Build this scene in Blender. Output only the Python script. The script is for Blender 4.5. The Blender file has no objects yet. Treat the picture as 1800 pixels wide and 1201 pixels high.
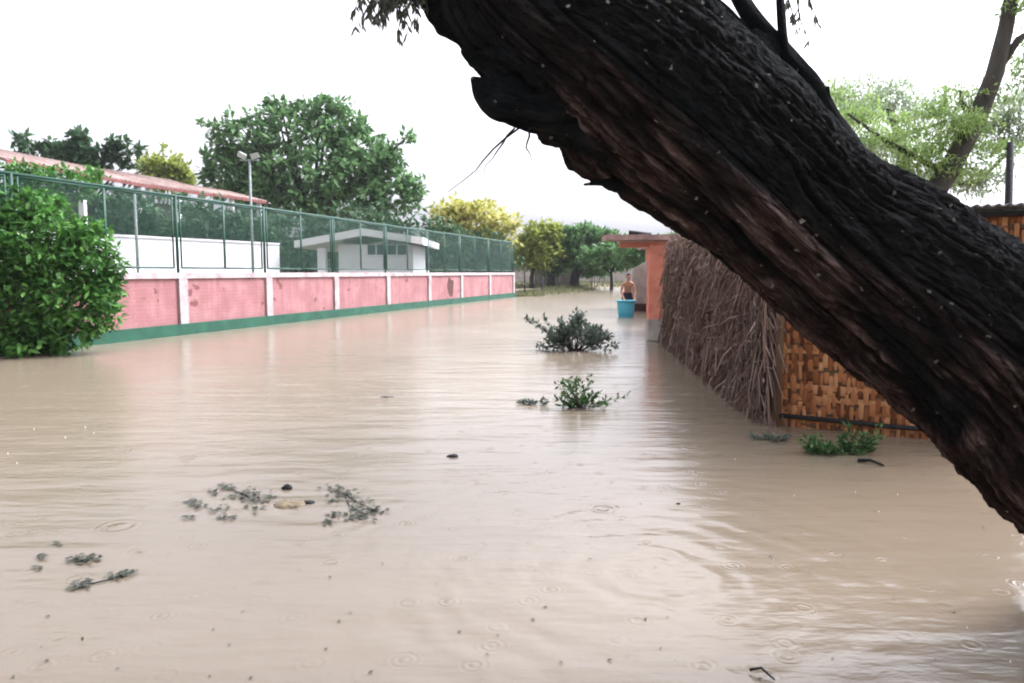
import bpy, math, random
from mathutils import Vector, noise, Matrix
R = math.radians
rnd = random.Random(7)
scn = bpy.context.scene
col = scn.collection

# ---------------------------------------------------------------- camera maths
EYE = 1.55; F = 1280.0; CX, CY = 900.0, 600.5
T = math.atan(121.5 / F); ct, st = math.cos(T), math.sin(T)
def ray(px, py):
    u = (px - CX) / F; v = -(py - CY) / F
    return Vector((u, ct + v * st, -st + v * ct))
def P(px, py, Y):
    d = ray(px, py); k = Y / d.y
    return Vector((d.x * k, Y, EYE + d.z * k))
def G(px, py, z=0.0):
    d = ray(px, py); k = (z - EYE) / d.z
    return Vector((d.x * k, d.y * k, z))
def X(px, Y, z=3.0): return (px - CX) / F * (Y * ct + (EYE - z) * st)
def ppm(Y): return F / Y        # pixels per metre at depth Y

cam = bpy.data.cameras.new('camera'); co = bpy.data.objects.new('camera', cam); col.objects.link(co)
co.location = (0, 0, EYE); co.rotation_euler = (R(90) - T, 0, 0)
cam.sensor_width = 36; cam.lens = 36 * F / 1800; cam.clip_start = .05; cam.clip_end = 3000
scn.camera = co

# ---------------------------------------------------------------- objects
def tag(o, label=None, cat=None, group=None, kind=None):
    if label: o['label'] = label
    if cat: o['category'] = cat
    if group: o['group'] = group
    if kind: o['kind'] = kind
    return o
def root(name, loc, label, cat, group=None):
    o = bpy.data.objects.new(name, None); col.objects.link(o); o.location = loc
    o.empty_display_size = .2
    return tag(o, label, cat, group)
def origin(o):
    v = Vector((0, 0, 0))
    while o is not None:
        v += Vector(o.location); o = o.parent
    return v
class MB:
    def __init__(s): s.v = []; s.f = []; s.sm = []; s.attr = {}
    def add(s, vs, fs, smooth=False):
        b = len(s.v); s.v += [tuple(v) for v in vs]
        for f in fs: s.f.append(tuple(b + i for i in f)); s.sm.append(smooth)
    def hexa(s, p):  # 8 points: bottom 4 ccw, top 4 ccw
        s.add(p, [(3,2,1,0), (4,5,6,7), (0,1,5,4), (1,2,6,5), (2,3,7,6), (3,0,4,7)])
    def box(s, x0, x1, y0, y1, z0, z1):
        s.hexa([(x0,y0,z0),(x1,y0,z0),(x1,y1,z0),(x0,y1,z0),(x0,y0,z1),(x1,y0,z1),(x1,y1,z1),(x0,y1,z1)])
    def tube(s, pts, rs, n=6, cap=True, jit=0):
        pts = [Vector(p) for p in pts]
        if not isinstance(rs, (list, tuple)): rs = [rs] * len(pts)
        vs = []; ref = None
        for i, p in enumerate(pts):
            t = (pts[min(i+1, len(pts)-1)] - pts[max(i-1, 0)])
            t = t.normalized() if t.length > 1e-9 else Vector((0,0,1))
            if ref is None:
                ref = Vector((0,0,1)) if abs(t.z) < .9 else Vector((1,0,0))
            a = (ref - t * ref.dot(t)).normalized(); b = t.cross(a); ref = a
            for k in range(n):
                th = 2 * math.pi * k / n; r = rs[i] * (1 + (rnd.uniform(-jit, jit) if jit else 0))
                vs.append(p + a * (math.cos(th) * r) + b * (math.sin(th) * r))
        fs = []
        for i in range(len(pts) - 1):
            for k in range(n):
                k2 = (k + 1) % n
                fs.append((i*n+k, i*n+k2, (i+1)*n+k2, (i+1)*n+k))
        if cap:
            fs.append(tuple(range(n-1, -1, -1))); fs.append(tuple((len(pts)-1)*n + k for k in range(n)))
        s.add(vs, fs, True)
    def lathe(s, c, prof, n=24):
        vs = []; fs = []
        for (r, z) in prof:
            for k in range(n):
                th = 2*math.pi*k/n; vs.append((c[0]+r*math.cos(th), c[1]+r*math.sin(th), c[2]+z))
        for i in range(len(prof)-1):
            for k in range(n):
                k2 = (k+1) % n; fs.append((i*n+k, i*n+k2, (i+1)*n+k2, (i+1)*n+k))
        s.add(vs, fs, True)
    def leaf(s, p, d, up, L, W):
        """folded diamond leaf from p along d"""
        sd = d.cross(up)
        if sd.length < 1e-4: sd = d.cross(Vector((1,0,.1)))
        sd.normalize(); nn = sd.cross(d).normalized()
        a = p; t = p + d * L
        m = p + d * (L * .45)
        s.add([a, m + sd * W * .5 + nn * W * .12, t, m - sd * W * .5 + nn * W * .12], [(0,1,2), (0,2,3)])
    def build(s, name, mat, parent=None):
        me = bpy.data.meshes.new(name)
        o0 = origin(parent) if parent else Vector((0,0,0))
        me.from_pydata([(x-o0.x, y-o0.y, z-o0.z) for x, y, z in s.v], [], s.f)
        me.polygons.foreach_set('use_smooth', s.sm)
        for an, (typ, data) in s.attr.items():
            at = me.attributes.new(an, typ, 'POINT')
            at.data.foreach_set('vector' if typ == 'FLOAT_VECTOR' else 'value', data)
        me.materials.append(mat); me.update()
        o = bpy.data.objects.new(name, me); col.objects.link(o)
        if parent: o.parent = parent
        return o

# ---------------------------------------------------------------- materials
def mat(name):
    m = bpy.data.materials.new(name); m.use_nodes = True
    nt = m.node_tree; bs = nt.nodes['Principled BSDF']
    return m, nt, bs
def N(nt, t, **kw):
    n = nt.nodes.new(t)
    for k, v in kw.items(): setattr(n, k, v)
    return n
def ramp(nt, fac, stops):
    r = N(nt, 'ShaderNodeValToRGB'); e = r.color_ramp.elements
    while len(e) < len(stops): e.new(.5)
    for i, (p, c) in enumerate(stops):
        e[i].position = p; e[i].color = (*c, 1) if len(c) == 3 else c
    nt.links.new(fac, r.inputs[0]); return r.outputs[0]
def coords(nt, scale=(1,1,1)):
    tc = N(nt, 'ShaderNodeTexCoord'); mp = N(nt, 'ShaderNodeMapping'); mp.inputs['Scale'].default_value = scale
    nt.links.new(tc.outputs['Object'], mp.inputs[0]); return mp.outputs[0]
def noise_n(nt, vec, scale, detail=4, rough=.55):
    n = N(nt, 'ShaderNodeTexNoise'); n.inputs['Scale'].default_value = scale
    n.inputs['Detail'].default_value = detail; n.inputs['Roughness'].default_value = rough
    nt.links.new(vec, n.inputs['Vector']); return n.outputs['Fac']
def bump(nt, bs, h, dist, strength=1.0, prev=None):
    b = N(nt, 'ShaderNodeBump'); b.inputs['Distance'].default_value = dist; b.inputs['Strength'].default_value = strength
    nt.links.new(h, b.inputs['Height'])
    if prev is not None: nt.links.new(prev, b.inputs['Normal'])
    nt.links.new(b.outputs[0], bs.inputs['Normal']); return b.outputs[0]
def mixc(nt, fac, a, b, mode='MIX'):
    m = N(nt, 'ShaderNodeMix', data_type='RGBA', blend_type=mode)
    for sock, val in ((m.inputs[0], fac), (m.inputs[6], a), (m.inputs[7], b)):
        if isinstance(val, (int, float)): sock.default_value = val
        elif isinstance(val, tuple): sock.default_value = (*val, 1)
        else: nt.links.new(val, sock)
    return m.outputs[2]
def math_n(nt, op, a, b=None, clamp=False):
    m = N(nt, 'ShaderNodeMath', operation=op, use_clamp=clamp)
    for i, val in enumerate((a, b)):
        if val is None: continue
        if isinstance(val, (int, float)): m.inputs[i].default_value = val
        else: nt.links.new(val, m.inputs[i])
    return m.outputs[0]

def simple(name, c, c2=None, scale=3, rough=.7, bmp=0, bscale=20, stretch=(1,1,1), detail=5, spec=.3):
    m, nt, bs = mat(name); v = coords(nt, stretch)
    if c2 is None: c2 = tuple(x * .75 for x in c)
    f = noise_n(nt, v, scale, detail)
    nt.links.new(ramp(nt, f, [(.3, c2), (.7, c)]), bs.inputs['Base Color'])
    bs.inputs['Roughness'].default_value = rough; bs.inputs['Specular IOR Level'].default_value = spec
    if bmp: bump(nt, bs, noise_n(nt, v, bscale, 6), bmp)
    return m
def leafmat(name, dark, mid, light, trans=.35, rough=.5):
    m, nt, bs = mat(name)
    g = N(nt, 'ShaderNodeNewGeometry'); v = coords(nt)
    big = noise_n(nt, v, .9, 2)
    f = math_n(nt, 'ADD', math_n(nt, 'MULTIPLY', g.outputs['Random Per Island'], .55), math_n(nt, 'MULTIPLY', big, .5))
    c = ramp(nt, f, [(.2, dark), (.5, mid), (.85, light)])
    nt.links.new(c, bs.inputs['Base Color']); bs.inputs['Roughness'].default_value = rough
    bs.inputs['Specular IOR Level'].default_value = .3
    tr = N(nt, 'ShaderNodeBsdfTranslucent'); nt.links.new(c, tr.inputs[0])
    mx = N(nt, 'ShaderNodeMixShader'); mx.inputs[0].default_value = trans
    out = nt.nodes['Material Output']
    nt.links.new(bs.outputs[0], mx.inputs[1]); nt.links.new(tr.outputs[0], mx.inputs[2]); nt.links.new(mx.outputs[0], out.inputs[0])
    return m

M = {}
M['bush'] = leafmat('bush_leaf', (.022,.06,.014), (.055,.17,.032), (.15,.33,.07))
M['tree'] = leafmat('tree_leaf', (.04,.1,.034), (.095,.2,.072), (.19,.33,.13))
M['grass'] = leafmat('grass_blade', (.06,.07,.03), (.13,.14,.06), (.22,.22,.12))
M['darkleaf'] = leafmat('dark_leaf', (.025,.055,.03), (.05,.105,.05), (.09,.17,.08))
M['yellow'] = leafmat('yellow_leaf', (.22,.26,.05), (.52,.5,.14), (.78,.74,.34))
M['olive'] = leafmat('olive_leaf', (.1,.14,.02), (.24,.3,.05), (.42,.46,.12))
M['acacia'] = leafmat('acacia_leaf', (.10,.17,.05), (.24,.36,.11), (.42,.55,.2), trans=.5)
M['hazeleaf'] = leafmat('haze_tinted_leaf', (.14,.19,.11), (.26,.33,.2), (.4,.48,.32), trans=.5)  # haze painted into the leaf colour: greyer, paler acacia for the farther tree
M['greyleaf'] = leafmat('wet_leaf', (.045,.065,.05), (.115,.145,.115), (.24,.28,.23), rough=.35)
M['debris'] = leafmat('debris_leaf', (.03,.035,.024), (.075,.082,.06), (.15,.16,.12), rough=.4)
M['weed'] = leafmat('weed_leaf', (.02,.05,.015), (.06,.14,.04), (.14,.24,.09), rough=.35)
M['wood'] = simple('branch_bark', (.075,.065,.055), (.03,.027,.025), 6, .8, .02, 30, (1,1,.3))
M['darkwood'] = simple('wet_dark_bark', (.02,.02,.022), (.009,.009,.01), 6, .65, .02, 30)
M['white'] = simple('white_paint', (.8,.76,.78), (.68,.63,.65), 2.5, .7, .003, 15)
M['court'] = simple('white_plaster', (.8,.8,.82), (.74,.74,.76), 1.2, .8, .003, 15)
M['green_metal'] = simple('green_metal', (.02,.075,.05), (.015,.05,.035), 4, .5)
M['pole'] = simple('galvanised_metal', (.22,.25,.24), (.16,.18,.17), 6, .5)
M['lamp'] = simple('lamp_grey', (.45,.5,.46), (.38,.4,.38), 6, .5)
M['glass'] = simple('dark_glass', (.06,.07,.09), (.04,.05,.06), 2, .15, spec=.5)
M['roofwhite'] = simple('white_fascia', (.8,.8,.8), (.72,.72,.72), 2, .6)
M['greywall'] = simple('grey_mud_wall', (.2,.18,.155), (.13,.115,.1), 1.5, .9, .01, 10)
M['concrete'] = simple('pale_concrete', (.46,.42,.39), (.25,.22,.2), 2, .85, .004, 20)
M['darkbase'] = simple('dark_red_base', (.05,.02,.018), (.03,.014,.014), 4, .7)
M['orange'] = simple('orange_paint', (.66,.26,.18), (.5,.15,.1), 3.5, .75, .004, 18)
M['slab'] = simple('worn_slab', (.42,.28,.25), (.22,.13,.12), 4, .85, .006, 15)
M['skin'] = simple('skin', (.42,.2,.125), (.36,.165,.1), 8, .5)
M['hair'] = simple('hair', (.012,.01,.01), (.007,.006,.006), 20, .6)
M['shorts'] = simple('dark_shorts', (.02,.022,.04), (.012,.013,.025), 10, .85)
M['tub'] = simple('blue_plastic', (.06,.38,.5), (.05,.32,.44), 4, .4, spec=.5)
M['zinc'] = simple('zinc_sheet', (.42,.43,.46), (.22,.22,.24), 3, .45, spec=.5)
M['post'] = simple('cane_post', (.17,.1,.055), (.08,.045,.03), 8, .75, .006, 30, (1,1,.15))
M['soil'] = simple('wet_soil', (.2,.16,.105), (.12,.1,.06), .8, .9, .03, 6)
M['splash'] = simple('splash_water', (.8,.78,.74), (.75,.73,.7), 4, .1, spec=.5)
M['stain'] = simple('brown_render_stain', (.1,.045,.035), (.06,.025,.02), 6, .9)
M['lump'] = simple('mud_lump', (.3,.24,.15), (.16,.12,.08), 8, .7, .01, 25)

def pink_mat():
    m, nt, bs = mat('pink_painted_brick'); v = coords(nt)
    base = ramp(nt, noise_n(nt, v, 1.3, 6, .65), [(.28, (.225,.093,.093)), (.5, (.29,.122,.126)), (.72, (.36,.19,.19))])
    br = N(nt, 'ShaderNodeTexBrick'); nt.links.new(v, br.inputs['Vector'])
    mp = nt.nodes['Mapping']; mp.inputs['Rotation'].default_value = (R(90), 0, 0)
    br.inputs['Scale'].default_value = 1; br.inputs['Brick Width'].default_value = .24; br.inputs['Row Height'].default_value = .09
    br.inputs['Mortar Size'].default_value = .008
    fl = noise_n(nt, v, 9, 5, .7)
    fleck = ramp(nt, fl, [(.0, (0,0,0)), (.68, (0,0,0)), (.74, (1,1,1))])
    c = mixc(nt, math_n(nt, 'MULTIPLY', fleck, .6), base, (.5,.32,.32))
    c = mixc(nt, math_n(nt, 'MULTIPLY', br.outputs['Fac'], .2), c, (.42,.17,.16))
    blot = ramp(nt, noise_n(nt, v, 2.2, 2, .5), [(0, (0,0,0)), (.675, (0,0,0)), (.7, (1,1,1))])
    c = mixc(nt, blot, c, (.16,.05,.05))
    streak = ramp(nt, noise_n(nt, coords(nt, (2.5,2.5,.25)), 2, 4, .6), [(.42, (1,1,1)), (.75, (.8,.75,.73))])
    c = mixc(nt, 1.0, c, streak, 'MULTIPLY')
    nt.links.new(c, bs.inputs['Base Color']); bs.inputs['Roughness'].default_value = .75
    bump(nt, bs, br.outputs['Fac'], -.006)
    return m
M['pink'] = pink_mat()
def white_worn():
    m, nt, bs = mat('worn_white_paint'); v = coords(nt)
    c = ramp(nt, noise_n(nt, v, 3, 6, .65), [(.3, (.22,.16,.155)), (.5, (.35,.295,.295)), (.75, (.43,.375,.375))])
    chip = ramp(nt, noise_n(nt, v, 4.2, 3, .6), [(0, (0,0,0)), (.68, (0,0,0)), (.7, (1,1,1))])
    c = mixc(nt, chip, c, (.2,.12,.1))
    nt.links.new(c, bs.inputs['Base Color']); bs.inputs['Roughness'].default_value = .75
    bump(nt, bs, noise_n(nt, v, 25, 5), .004)
    return m
M['wornwhite'] = white_worn()
M['plinth'] = simple('green_plinth_paint', (.018,.095,.055), (.008,.05,.032), 2.5, .6, .004, 14)

def water_mat():
    m, nt, bs = mat('muddy_flood_water')
    v = coords(nt)
    c = ramp(nt, math_n(nt, 'ADD', math_n(nt, 'MULTIPLY', noise_n(nt, v, .35, 4), .6), math_n(nt, 'MULTIPLY', noise_n(nt, coords(nt, (.8,1.6,1)), 2.2, 7, .65), .4)), [(.3, (.18,.143,.102)), (.7, (.215,.173,.127))])
    nt.links.new(c, bs.inputs['Base Color'])
    bs.inputs['Roughness'].default_value = .2; bs.inputs['IOR'].default_value = 1.33
    bs.inputs['Specular IOR Level'].default_value = .95
    # slow swell, short chop, raindrop rings
    swell = noise_n(nt, coords(nt, (.55, 1.9, 1)), 1.5, 3, .5)
    chop = noise_n(nt, coords(nt, (2.2, 6.5, 1)), 1.6, 4, .6)
    fine = noise_n(nt, coords(nt, (9, 18, 1)), 1.7, 3, .6)
    vo = N(nt, 'ShaderNodeTexVoronoi'); vo.feature = 'F1'; vo.inputs['Scale'].default_value = 1.25
    nt.links.new(v, vo.inputs['Vector'])
    sepc = N(nt, 'ShaderNodeSeparateColor'); nt.links.new(vo.outputs['Color'], sepc.inputs[0])
    dist = vo.outputs['Distance']
    rad = math_n(nt, 'ADD', math_n(nt, 'MULTIPLY', sepc.outputs[0], .22), .03)
    inside = math_n(nt, 'MULTIPLY', math_n(nt, 'SUBTRACT', 1.0, math_n(nt, 'DIVIDE', dist, rad), True),
                    math_n(nt, 'GREATER_THAN', sepc.outputs[1], .3))
    ring = math_n(nt, 'MULTIPLY', math_n(nt, 'SINE', math_n(nt, 'MULTIPLY', dist, 110)), inside)
    vo2 = N(nt, 'ShaderNodeTexVoronoi'); vo2.feature = 'F1'; vo2.inputs['Scale'].default_value = 4.5
    nt.links.new(v, vo2.inputs['Vector'])
    dr = math_n(nt, 'MULTIPLY', math_n(nt, 'SINE', math_n(nt, 'MULTIPLY', vo2.outputs['Distance'], 45)),
                math_n(nt, 'SUBTRACT', 1.0, math_n(nt, 'MULTIPLY', vo2.outputs['Distance'], 2.6), True))
    calm = ramp(nt, noise_n(nt, coords(nt, (.35, .35, 1)), 1, 2), [(.38, (.12,.12,.12)), (.62, (1,1,1))])
    b = bump(nt, bs, swell, .022)
    b = bump(nt, bs, math_n(nt, 'MULTIPLY', chop, calm), .009, 1, b)
    b = bump(nt, bs, math_n(nt, 'MULTIPLY', fine, calm), .0012, 1, b)
    gp = G(1150, 1010); ds = N(nt, 'ShaderNodeVectorMath', operation='DISTANCE'); nt.links.new(v, ds.inputs[0]); ds.inputs[1].default_value = gp
    dd = ds.outputs['Value']
    ph = math_n(nt, 'ADD', math_n(nt, 'MULTIPLY', dd, 26), math_n(nt, 'MULTIPLY', noise_n(nt, v, 1.7, 3), 14))
    env = math_n(nt, 'MULTIPLY', math_n(nt, 'SUBTRACT', 1.0, math_n(nt, 'MULTIPLY', dd, .42), True), math_n(nt, 'SUBTRACT', math_n(nt, 'MULTIPLY', noise_n(nt, v, 1.3, 2), 3.2), 1.0, True))
    b = bump(nt, bs, math_n(nt, 'MULTIPLY', math_n(nt, 'SINE', ph), env), .0042, 1, b)
    b = bump(nt, bs, ring, .004, 1, b)
    b = bump(nt, bs, dr, .0012, 1, b)
    return m
M['water'] = water_mat()

def straw_mat():
    m, nt, bs = mat('dry_stalks'); g = N(nt, 'ShaderNodeNewGeometry'); v = coords(nt)
    c = ramp(nt, g.outputs['Random Per Island'], [(0, (.02,.011,.008)), (.35, (.09,.05,.036)), (.7, (.24,.15,.115)), (.9, (.44,.33,.28)), (1, (.6,.5,.44))])
    c = mixc(nt, .45, c, ramp(nt, noise_n(nt, v, 1.1, 3), [(.35, (.12,.05,.026)), (.65, (.2,.14,.11))]))
    nt.links.new(c, bs.inputs['Base Color']); bs.inputs['Roughness'].default_value = .8
    return m
M['straw'] = straw_mat()
M['thatchback'] = simple('thatch_mat', (.06,.038,.03), (.025,.016,.013), 9, .9, .03, 25, (1,1,.3))
def cane_mat():
    m, nt, bs = mat('woven_cane'); g = N(nt, 'ShaderNodeNewGeometry'); v = coords(nt, (30,30,2.5))
    c = ramp(nt, g.outputs['Random Per Island'], [(0, (.1,.035,.016)), (.25, (.24,.09,.037)), (.65, (.38,.155,.067)), (1, (.52,.27,.13))])
    c = mixc(nt, 1.0, c, ramp(nt, noise_n(nt, v, 1, 4), [(.3, (.7,.65,.6)), (.7, (1,1,1))]), 'MULTIPLY')
    nt.links.new(c, bs.inputs['Base Color']); bs.inputs['Roughness'].default_value = .85; bs.inputs['Specular IOR Level'].default_value = .15
    return m
M['cane'] = cane_mat()
def tile_mat():
    m, nt, bs = mat('clay_roof'); v = coords(nt)
    c = ramp(nt, noise_n(nt, v, 1.2, 6, .65), [(.3, (.14,.08,.066)), (.5, (.22,.145,.125)), (.72, (.31,.25,.225))])
    nt.links.new(c, bs.inputs['Base Color']); bs.inputs['Roughness'].default_value = .8
    return m
M['tile'] = tile_mat()
M['tiledark'] = simple('red_fascia', (.2,.065,.055), (.12,.04,.035), 3, .8)

def bark_mat():
    m, nt, bs = mat('rough_wet_bark')
    at = N(nt, 'ShaderNodeAttribute', attribute_name='grain'); v = at.outputs['Vector']
    pl = N(nt, 'ShaderNodeAttribute', attribute_name='peel'); hh = N(nt, 'ShaderNodeAttribute', attribute_name='crack')
    o = coords(nt)
    dark = ramp(nt, noise_n(nt, o, 7, 8, .7), [(.3, (.0015,.002,.003)), (.5, (.005,.006,.0085)), (.62, (.016,.018,.022)), (.75, (.042,.046,.047))])
    dark = mixc(nt, math_n(nt, 'MULTIPLY', noise_n(nt, o, 1.6, 4), .6), dark, (.006,.011,.009))
    wood = ramp(nt, noise_n(nt, v, 26, 8, .75), [(.32, (.007,.004,.004)), (.44, (.035,.019,.016)), (.54, (.12,.073,.064)), (.64, (.3,.225,.205)), (.76, (.48,.41,.385))])
    wood = mixc(nt, 1.0, wood, ramp(nt, noise_n(nt, o, 5, 6, .65), [(.35, (.25,.2,.2)), (.6, (1,1,1))]), 'MULTIPLY')
    c = mixc(nt, pl.outputs['Fac'], dark, wood)
    pale = ramp(nt, noise_n(nt, v, 9, 8, .72), [(.0, (0,0,0)), (.56, (0,0,0)), (.68, (1,1,1))])
    pale = math_n(nt, 'MULTIPLY', pale, ramp(nt, noise_n(nt, v, 70, 5, .7), [(.4, (0,0,0)), (.6, (1,1,1))]))
    c = mixc(nt, math_n(nt, 'MULTIPLY', pale, math_n(nt, 'ADD', math_n(nt, 'MULTIPLY', pl.outputs['Fac'], .75), .1)), c, (.4,.32,.3))
    c = mixc(nt, math_n(nt, 'MULTIPLY', hh.outputs['Fac'], .8), c, (.006,.005,.005))
    vo = N(nt, 'ShaderNodeTexVoronoi'); vo.inputs['Scale'].default_value = 24; nt.links.new(o, vo.inputs['Vector'])
    sc = N(nt, 'ShaderNodeSeparateColor'); nt.links.new(vo.outputs['Color'], sc.inputs[0])
    warp = math_n(nt, 'ADD', vo.outputs['Distance'], math_n(nt, 'MULTIPLY', noise_n(nt, o, 90, 3), .45))
    sz = math_n(nt, 'ADD', math_n(nt, 'MULTIPLY', sc.outputs[1], .22), .22)
    spot = math_n(nt, 'MULTIPLY', math_n(nt, 'LESS_THAN', warp, sz), math_n(nt, 'GREATER_THAN', math_n(nt, 'ADD', sc.outputs[0], math_n(nt, 'MULTIPLY', noise_n(nt, o, 4.5, 3), .8)), 1.13))
    c = mixc(nt, math_n(nt, 'MULTIPLY', spot, .8), c, ramp(nt, sc.outputs[2], [(0, (.1,.11,.09)), (.6, (.26,.25,.2)), (1, (.5,.48,.42))]))
    nt.links.new(c, bs.inputs['Base Color'])
    bs.inputs['Roughness'].default_value = .85; bs.inputs['Specular IOR Level'].default_value = .12
    b = bump(nt, bs, noise_n(nt, v, 26, 8, .72), .035)
    b = bump(nt, bs, noise_n(nt, v, 75, 6, .75), .016, 1, b)
    b = bump(nt, bs, noise_n(nt, o, 38, 8, .75), .026, 1, b)
    return m
M['bark'] = bark_mat()

# ---------------------------------------------------------------- ground and water
WA, WB = G(320, 588), G(903, 522)
wd = (WB - WA).normalized(); wn = Vector((wd.y, -wd.x, 0))
def wall_x(y): return WA.x + (y - WA.y) * wd.x / wd.y
def ground_z(x, y):
    z = -.5
    if y > 6 and x < wall_x(y) - .1: z = .12
    t = min(1, max(0, (y - 62 - .35 * max(-12, min(x, 30))) / 14)); z = max(z, -.5 + .85 * t)
    if x > 5.2 and 9 < y < 34: z = max(z, .08)
    if x > 3.9 + (y - 7) * -.05 and 7.2 < y <= 9: z = max(z, .08)
    if abs(x) > 60 or y > 100: z = max(z, .3)
    return z + .03 * noise.noise((x * .4, y * .4, 0))
gb = MB()
xs = [-900, -400, -200, -120, -70] + [-60 + i * 1.5 for i in range(81)] + [70, 120, 200, 400, 900]
ys = [-60, -20, -6, 0] + [2 + i * 1.5 for i in range(75)] + [130, 170, 260, 450, 1200]
gb.add([(x, y, ground_z(x, y)) for y in ys for x in xs],
       [(j*len(xs)+i, j*len(xs)+i+1, (j+1)*len(xs)+i+1, (j+1)*len(xs)+i) for j in range(len(ys)-1) for i in range(len(xs)-1)], True)
tag(gb.build('ground', M['soil']), kind='structure')
wb = MB(); wb.add([(-70, -30, 0), (70, -30, 0), (70, 118, 0), (-70, 118, 0)], [(0,1,2,3)])
tag(wb.build('flood_water', M['water']), kind='structure')
# grass on the far bank
gr = MB()
for i in range(9000):
    if i < 5200: x = rnd.uniform(-2, 16); y = rnd.uniform(66, 84)
    else:
        y = rnd.uniform(46.5, 68); x = wall_x(y) - .15 + abs(rnd.gauss(0, .9)) - .3 + (y - 46) * .0
    z = max(ground_z(x, y), -.02)
    if i < 5200 and z < .02: continue
    a = rnd.uniform(0, 6.28); d = Vector((math.cos(a) * .5, math.sin(a) * .5, 1)).normalized()
    gr.leaf(Vector((x, y, z - .02)), d, Vector((math.sin(a), math.cos(a), 0)), rnd.uniform(.15, .4), .08)
tag(gr.build('grass', M['grass']), kind='stuff')

# ---------------------------------------------------------------- foliage helpers
def rdir():
    while True:
        v = Vector((rnd.uniform(-1,1), rnd.uniform(-1,1), rnd.uniform(-1,1)))
        if .05 < v.length < 1: return v.normalized()
def fill_crown(mb, blobs, n, L, clump=.3, per=14, hollow=.55, flat=.6, wr=.55, droop=0):
    """blobs: (centre, (rx,ry,rz)). Leaves come in clumps spread through the outer volume of each blob."""
    vol = [r[0]*r[2] + r[1]*r[2]*.3 for _, r in blobs]; tot = sum(vol)
    for (c, r), vv in zip(blobs, vol):
        k = max(3, int(n * vv / tot / per))
        for _ in range(k):
            d = rdir(); q = (hollow + (1 - hollow) * rnd.random() ** .6) * rnd.uniform(.86, 1.1)
            cc = Vector((c[0] + d.x*r[0]*q, c[1] + d.y*r[1]*q, c[2] + d.z*r[2]*q))
            cs = clump * rnd.uniform(.55, 1.25)
            for _ in range(int(per * rnd.uniform(.6, 1.4))):
                e = rdir() * (cs * rnd.random() ** .45); e.z *= flat
                p = cc + e
                ld = (rdir() + d * .5 + Vector((0,0,-droop))).normalized()
                mb.leaf(p, ld, (rdir()*.6 + Vector((0,0,1))), L * rnd.uniform(.5, 1.45), L * wr * rnd.uniform(.8, 1.2))
def blob(px, py, Y, rx, rz, dy=None, ry=None):
    c = P(px, py, Y); s = 1 / ppm(Y)
    return (c, (rx*s, (ry if ry is not None else rx*.8)*s, rz*s))
def make_tree(name, label, cat, px, Y, blobs, leafm, n, L, clump, trunk_r=.2, base_z=None, group=None, limbs=True, bark='wood', trunks=None, **kw):
    bx = P(px, 479, Y).x; bz = ground_z(bx, Y) - .05 if base_z is None else base_z
    rt = root(name, (bx, Y, bz), label, cat, group)
    B = [blob(b[0], b[1], Y + (b[4] if len(b) > 4 else 0), b[2], b[3]) for b in blobs]
    tb = MB()
    cz = sum(b[0].z * b[1][0] for b in B) / sum(b[1][0] for b in B); cx = sum(b[0].x * b[1][0] for b in B) / sum(b[1][0] for b in B)
    fork = Vector((bx + (cx - bx) * .4, Y, bz + (cz - bz) * .55))
    mid = Vector((bx + (cx-bx) * .1 + rnd.uniform(-.1,.1), Y + rnd.uniform(-.1,.1), bz + (cz - bz) * .28))
    tb.tube([(bx, Y, bz), mid, fork], [trunk_r*1.25, trunk_r, trunk_r*.8], 10, jit=.08)
    if limbs:
        for c, r in B:
            m = fork.lerp(c, .5) + Vector((rnd.uniform(-.2,.2), rnd.uniform(-.2,.2), r[2]*.1))
            tb.tube([fork, m, c + Vector((0,0,r[2]*.3))], [trunk_r*.55, trunk_r*.35, trunk_r*.1], 6)
    tb.build('trunk', M[bark], rt)
    T_ = []
    for c, r in B:
        for _ in range(max(2, int(r[0]*r[2]*.9))):
            d = rdir()
            if d.z < -.2: d.z = -d.z
            q = rnd.uniform(1.02, 1.28)
            T_.append((Vector((c.x + d.x*r[0]*q, c.y + d.y*r[1]*q, c.z + d.z*r[2]*q)), (clump*.9, clump*.9, clump*.45)))
    cb = MB(); fill_crown(cb, B, n*.82, L, clump, **kw)
    for t_ in T_: fill_crown(cb, [t_], 14, L*.9, clump*.5, per=5, hollow=.1)
    cb.build('crown', M[leafm], rt)
    return rt

# ---------------------------------------------------------------- perimeter wall
def wp(s, n, z): return WA + wd * s + wn * n + Vector((0, 0, z))
def s_at(px, z=1.0):
    u = (px - CX) / F       # x = u*(y*ct + (EYE-z)*st)
    # WA.x + s*wd.x = u*((WA.y+s*wd.y)*ct + (EYE-z)*st)
    return (u * (WA.y * ct + (EYE - z) * st) - WA.x) / (wd.x - u * wd.y * ct)
def wbox(mb, s0, s1, n0, n1, z0, z1):
    mb.hexa([wp(s0,n0,z0), wp(s0,n1,z0), wp(s1,n1,z0), wp(s1,n0,z0), wp(s0,n0,z1), wp(s0,n1,z1), wp(s1,n1,z1), wp(s1,n0,z1)])
pil = [s_at(p) for p in (315, 467, 586, 678, 751, 808, 858, 900)]
gap = 4.3
pil = [pil[0] - gap*3, pil[0] - gap*2, pil[0] - gap] + pil
PW = .145
rt = root('perimeter_wall', wp(0, 0, -.5), 'long pink brick wall with white pillars and a green base along the flood', 'wall')
b = MB(); wbox(b, pil[0]-PW, pil[-1]+PW, -.10, .20, -.6, .275); b.build('plinth', M['plinth'], rt)
b = MB(); wbox(b, pil[0]-PW, pil[-1]+PW, -.09, .15, 1.40, 1.545); b.build('coping', M['wornwhite'], rt)
for s in pil:
    b = MB(); wbox(b, s-PW, s+PW, -.08, .145, .275, 1.40); b.build('pillar', M['wornwhite'], rt)
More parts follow.
